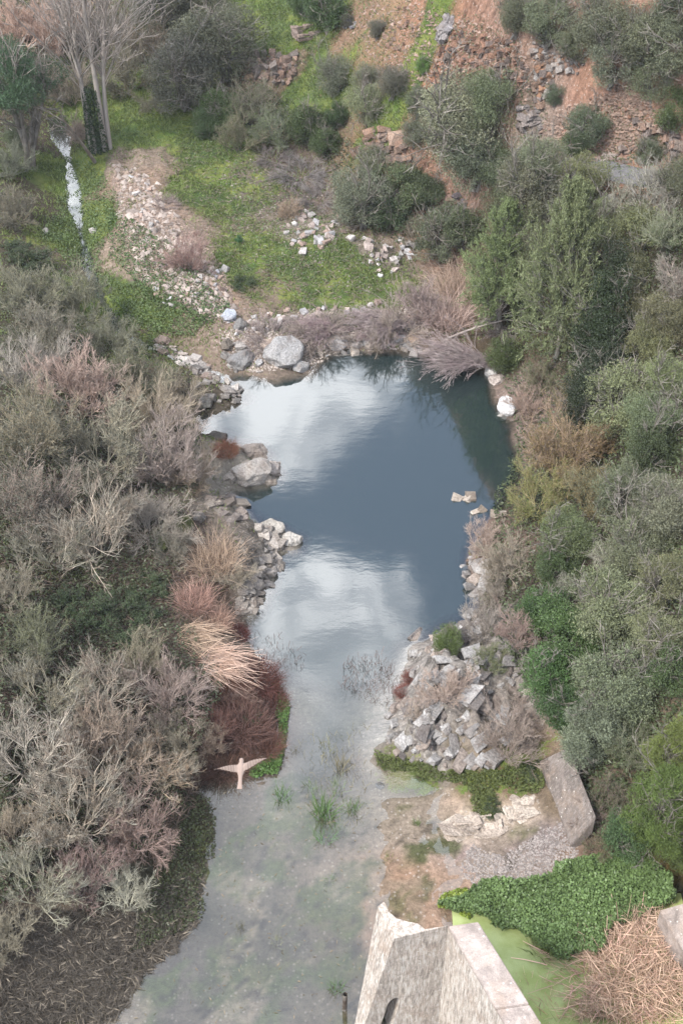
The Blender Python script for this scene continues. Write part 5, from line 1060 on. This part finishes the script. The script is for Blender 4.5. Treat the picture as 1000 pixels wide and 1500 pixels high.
leafmat('watercress', [(640,1330),(672,1318),(690,1308),(740,1302),(800,1285),(850,1266),(905,1266),(950,1275),(980,1292),(985,1325),(950,1345),(900,1370),(870,1400),(822,1418),(800,1400),(770,1382),(712,1352),(680,1342)], 44000, .10, .08, .75, (.11,.165,.06), 'dense glossy green watercress covering the top of the side pond', 'water plants', 31)
leafmat('bank_weeds', [(300,1165),(316,1200),(316,1240),(302,1290),(290,1350),(240,1375),(190,1400),(200,1350),(230,1290),(250,1220),(270,1170)], 3000, .10, .06, .12, (.05,.06,.028), 'low green weeds along the edge of the left mud bank', 'weeds', 32)
leafmat('forest_undergrowth', [(720,520),(800,330),(1000,260),(1000,1240),(860,1240),(820,1090),(760,1000),(700,900),(720,760),(760,640)], 30000, .16, .08, .5, (.06,.075,.035), 'tangled undergrowth between the trees of the right slope', 'undergrowth', 33)
leafmat('left_undergrowth', [(0,380),(180,450),(280,540),(290,700),(250,860),(330,1000),(290,1130),(230,1240),(0,1330)], 30000, .14, .07, .45, (.055,.065,.035), 'tangled undergrowth between the leafless shrubs of the left bank', 'undergrowth', 34)
leafmat('hill_undergrowth', [(200,60),(330,130),(330,200),(480,230),(500,330),(640,380),(700,320),(560,260),(470,170),(340,110),(260,0),(0,0),(0,200),(120,150)], 14000, .2, .1, .4, (.06,.07,.04), 'scrubby undergrowth at the head of the valley and foot of the hill', 'undergrowth', 35)
leafmat('shore_weeds', [(548,1095),(600,1118),(690,1130),(790,1120),(800,1160),(780,1165),(735,1150),(720,1200),(690,1190),(680,1150),(600,1140),(560,1130)], 6000, .12, .05, .18, (.10,.12,.04), 'olive and tan weeds along the foot of the white outcrop', 'weeds', 36, 'grass')
leafmat('inlet_weeds', [(398,1000),(420,1020),(424,1050),(415,1120),(408,1138),(365,1146),(372,1128),(402,1110),(405,1050)], 2600, .10, .07, .2, (.075,.13,.035), 'bright green weeds fringing the red-brown clumps', 'weeds', 37)
leafmat('stream_weeds', [(100,230),(140,240),(180,300),(140,400),(230,430),(310,470),(280,500),(190,480),(150,420),(120,400),(60,350),(90,300)], 13000, .12, .07, .24, (.075,.105,.04), 'leafy green growth choking the banks of the stream', 'weeds', 38)
leafmat('pond_edge_weeds', [(640,1330),(650,1312),(690,1305),(705,1320),(690,1350),(660,1340)], 1500, .12, .06, .3, (.17,.22,.04), 'yellow-green plants between the wall and the watercress', 'weeds', 39)
# litter of dead stems
def litter(name, poly, n, L, W, col, label, seed, h=.05):
    p, rng = scatter_uv(poly, n, seed); n = len(p); z = np.maximum(H(p[:, 0], p[:, 1]), 0); a = rng.uniform(0, PI, n); V, Fq = leaves(np.c_[p[:, :2], z+rng.uniform(.01, h, n)], np.c_[np.cos(a), np.sin(a), rng.normal(size=n)*.15], L, W, rng)
    return stuff(name, V, Fq, np.repeat(rng.random(n), 4), M['straw'], col, label, 'plant litter')
litter('mud_litter', [(0,1330),(120,1340),(200,1330),(260,1280),(300,1290),(290,1350),(232,1415),(165,1500),(0,1500)], 16000, .35, .025, (.07,.06,.048), 'dark matted dead stems lying on the lower left mud bank', 41)
litter('mud_scraps', [(0,1330),(120,1340),(200,1330),(260,1280),(300,1290),(290,1350),(232,1415),(165,1500),(0,1500)], 1500, .5, .05, (.13,.11,.085), 'paler broken stalks and scraps strewn on the lower left mud', 46)
litter('bank_litter', [(0,700),(280,640),(320,900),(300,1150),(250,1250),(0,1330)], 16000, .5, .025, (.11,.08,.065), 'dead stems and twigs under the leafless shrubs', 42, .3)
litter('debris', [(330,1150),(560,1150),(640,1200),(640,1310),(550,1340),(520,1440),(480,1500),(190,1500),(300,1350),(320,1250)], 260, .16, .035, (.16,.13,.09), 'scraps of drifted weed and twigs on the shallow mud', 43, .03)
litter('reed_litter', [(820,1340),(1000,1340),(1000,1500),(840,1500),(860,1440)], 3000, .8, .025, (.42,.30,.22), 'flattened dead stems under the reed heap', 44, .6)
litter('meadow_litter', [(160,230),(330,200),(500,300),(610,380),(560,450),(340,470),(200,440)], 4500, .5, .03, (.17,.135,.11), 'dry brown stems scattered over the meadow and gravel bank', 47, .15)
# gravel
def gravel(name, poly, n, smin, smax, col, label, seed, mask=None):
    p, rng = scatter_uv(poly, n, seed); n = len(p); z = H(p[:, 0], p[:, 1]); s = rng.uniform(smin, smax, (n, 1, 1))*rng.uniform(.5, 1, (n, 1, 1)); base = np.array([[1,0,0],[-.5,.8,0],[-.5,-.8,0],[0,0,.7]])[None]*s*rng.uniform(.6, 1.3, (n, 4, 3)); a = rng.uniform(0, 6.28, n); ca_, sa = np.cos(a)[:, None], np.sin(a)[:, None]
    V = np.stack([base[..., 0]*ca_-base[..., 1]*sa, base[..., 0]*sa+base[..., 1]*ca_, base[..., 2]], -1)+np.c_[p[:, :2], z][:, None]; i = np.arange(n)[:, None]*4; Fq = np.concatenate([i+[0, 1, 3], i+[1, 2, 3], i+[2, 0, 3]]); return stuff(name, V.reshape(-1, 3), Fq, np.repeat(rng.random(n), 4), M['straw'], col, label, 'gravel')
gravel('bank_gravel', [(165,240),(210,255),(250,300),(330,400),(345,460),(300,470),(240,440),(200,400),(175,330)], 12000, .05, .17, (.27,.205,.165), 'pinkish gravel and rubble of the bank beside the stream', 51)
gravel('ridge_rubble', [(165,235),(200,245),(240,290),(290,380),(345,450),(340,480),(280,450),(210,420),(185,350),(170,290)], 1000, .10, .40, (.34,.285,.25), 'pale stones and rubble of the long bank beside the stream', 57)
gravel('meadow_gravel', [(330,230),(400,230),(520,330),(620,350),(600,420),(560,430),(440,420),(320,330)], 1100, .04, .13, (.24,.21,.18), 'pebbles strewn through the upper meadow', 52)
gravel('head_bank_gravel', [(320,480),(440,460),(620,450),(640,510),(500,510),(440,540),(340,545)], 5000, .05, .13, (.28,.24,.21), 'rubble of the bank at the head of the pool', 53)
gravel('flat_gravel', [(690,1240),(740,1250),(820,1200),(850,1250),(800,1285),(700,1300),(670,1270)], 3000, .03, .09, (.21,.185,.17), 'dark gravel on the flat before the watercress', 54)
gravel('slope_rubble', [(780,190),(850,150),(930,110),(960,180),(930,225),(860,235),(830,225)], 2600, .05, .22, (.23,.165,.13), 'reddish rubble of the slope above the track', 55)
gravel('hill_rubble', [(500,20),(600,0),(760,60),(780,150),(680,140),(640,140),(560,110)], 1200, .06, .24, (.21,.15,.12), 'loose stones on the upper red hillside', 56)
# thin dead stems standing in the water
def stems(poly, n, h, col, label, seed):
    p, rng = scatter_uv(poly, n, seed); p = p.copy(); n = len(p); D = unit(np.c_[rng.normal(size=(n, 2))*.5, np.ones(n)]); L_ = h*rng.uniform(.4, 1.3, n); t = np.linspace(0, 1, 3)[None, :, None]; base = np.c_[p[:, :2], np.full(n, -.05)]; pts = base[:, None]+D[:, None]*L_[:, None, None]*t; V, Fq = ribbons(pts, np.full((n, 3), .014), rng); stuff('dead_water_stems', V, Fq, np.repeat(rng.random(n), 6), M['straw'], col, label, 'water plants')
stems([(500,970),(560,960),(585,990),(565,1040),(530,1030),(490,1000)], 420, .35, (.10,.07,.06), 'thin brown stems standing in the water beside the outcrop', 61)
stems([(350,930),(400,925),(450,960),(440,990),(400,985),(370,960)], 160, .3, (.10,.07,.06), 'sparse brown stems in the water off the dark red clumps', 62)
stems([(440,1080),(540,1060),(545,1200),(450,1230),(440,1150)], 260, .35, (.17,.15,.08), 'sparse pale stems around the sedge tufts in the channel', 63)

leafmat('hill_scrub', [(400,0),(640,0),(760,60),(800,200),(700,300),(540,260),(480,170),(400,90)], 9000, .16, .05, .3, (.10,.115,.06), 'thin scrub and dry herbs dotted over the red hillside', 'scrub', 71, 'grass')
leafmat('track_scrub', [(800,220),(900,150),(1000,180),(1000,280),(880,300),(790,280)], 3000, .16, .05, .3, (.10,.12,.06), 'thin herbs on the banks of the track', 'scrub', 72, 'grass')
leafmat('bank_plants', [(150,300),(250,360),(340,460),(300,480),(220,440),(160,380)], 4000, .14, .08, .2, (.07,.11,.04), 'weeds growing through the gravel bank', 'weeds', 73)

outcrop('pale flat rock shelf showing through the ground below the outcrop', [(658,1205),(700,1190),(735,1185),(745,1168),(790,1172),(790,1190),(750,1205),(710,1225),(670,1228)], 60, 14, 46, [(.56,.48,.40),(.48,.40,.33)], .2, .05, 28, flat=.14, name='rock_shelf', lift=.0)

leafmat('meadow_weeds', [(180,150),(300,190),(420,240),(560,400),(540,440),(420,440),(340,400),(330,300),(240,230),(170,200)], 2600, .14, .08, .16, (.06,.09,.035), 'darker leafy weeds in patches over the meadow', 'weeds', 74)

outcrop('reddish ledges low on the red slope behind the lone olive', [(800,190),(850,150),(900,130),(940,150),(910,200),(870,205)], 22, 4, 10, [(.27,.15,.10),(.2,.13,.10),(.3,.2,.15)], .6, .7, 29, flat=.8, elong=1.6)
outcrop('brown ledges of the gully left of the red cliff', [(570,10),(640,0),(640,30),(600,60),(585,110),(560,80)], 36, 4, 9, [(.22,.14,.105),(.24,.17,.13)], .3, .7, 30, flat=.8, elong=1.6)
if HAZE:
    bm = bmesh.new(); bmesh.ops.create_cube(bm, size=1.0); me = bpy.data.meshes.new('haze'); bm.to_mesh(me); bm.free()
    m, nt = newmat('haze_air'); pv = nt.nodes.new('ShaderNodeVolumePrincipled'); pv.inputs['Color'].default_value = (.9,.94,1,1); pv.inputs['Density'].default_value = HAZE; pv.inputs['Anisotropy'].default_value = .1
    o_ = nt.nodes.new('ShaderNodeOutputMaterial'); nt.links.new(pv.outputs[0], o_.inputs[1])
    hz = link('haze', me, m); hz.location = (0, 60, 20.5); hz.scale = (180, 180, 45); tag(hz, 'thin pale haze over the valley', 'haze', kind='stuff')
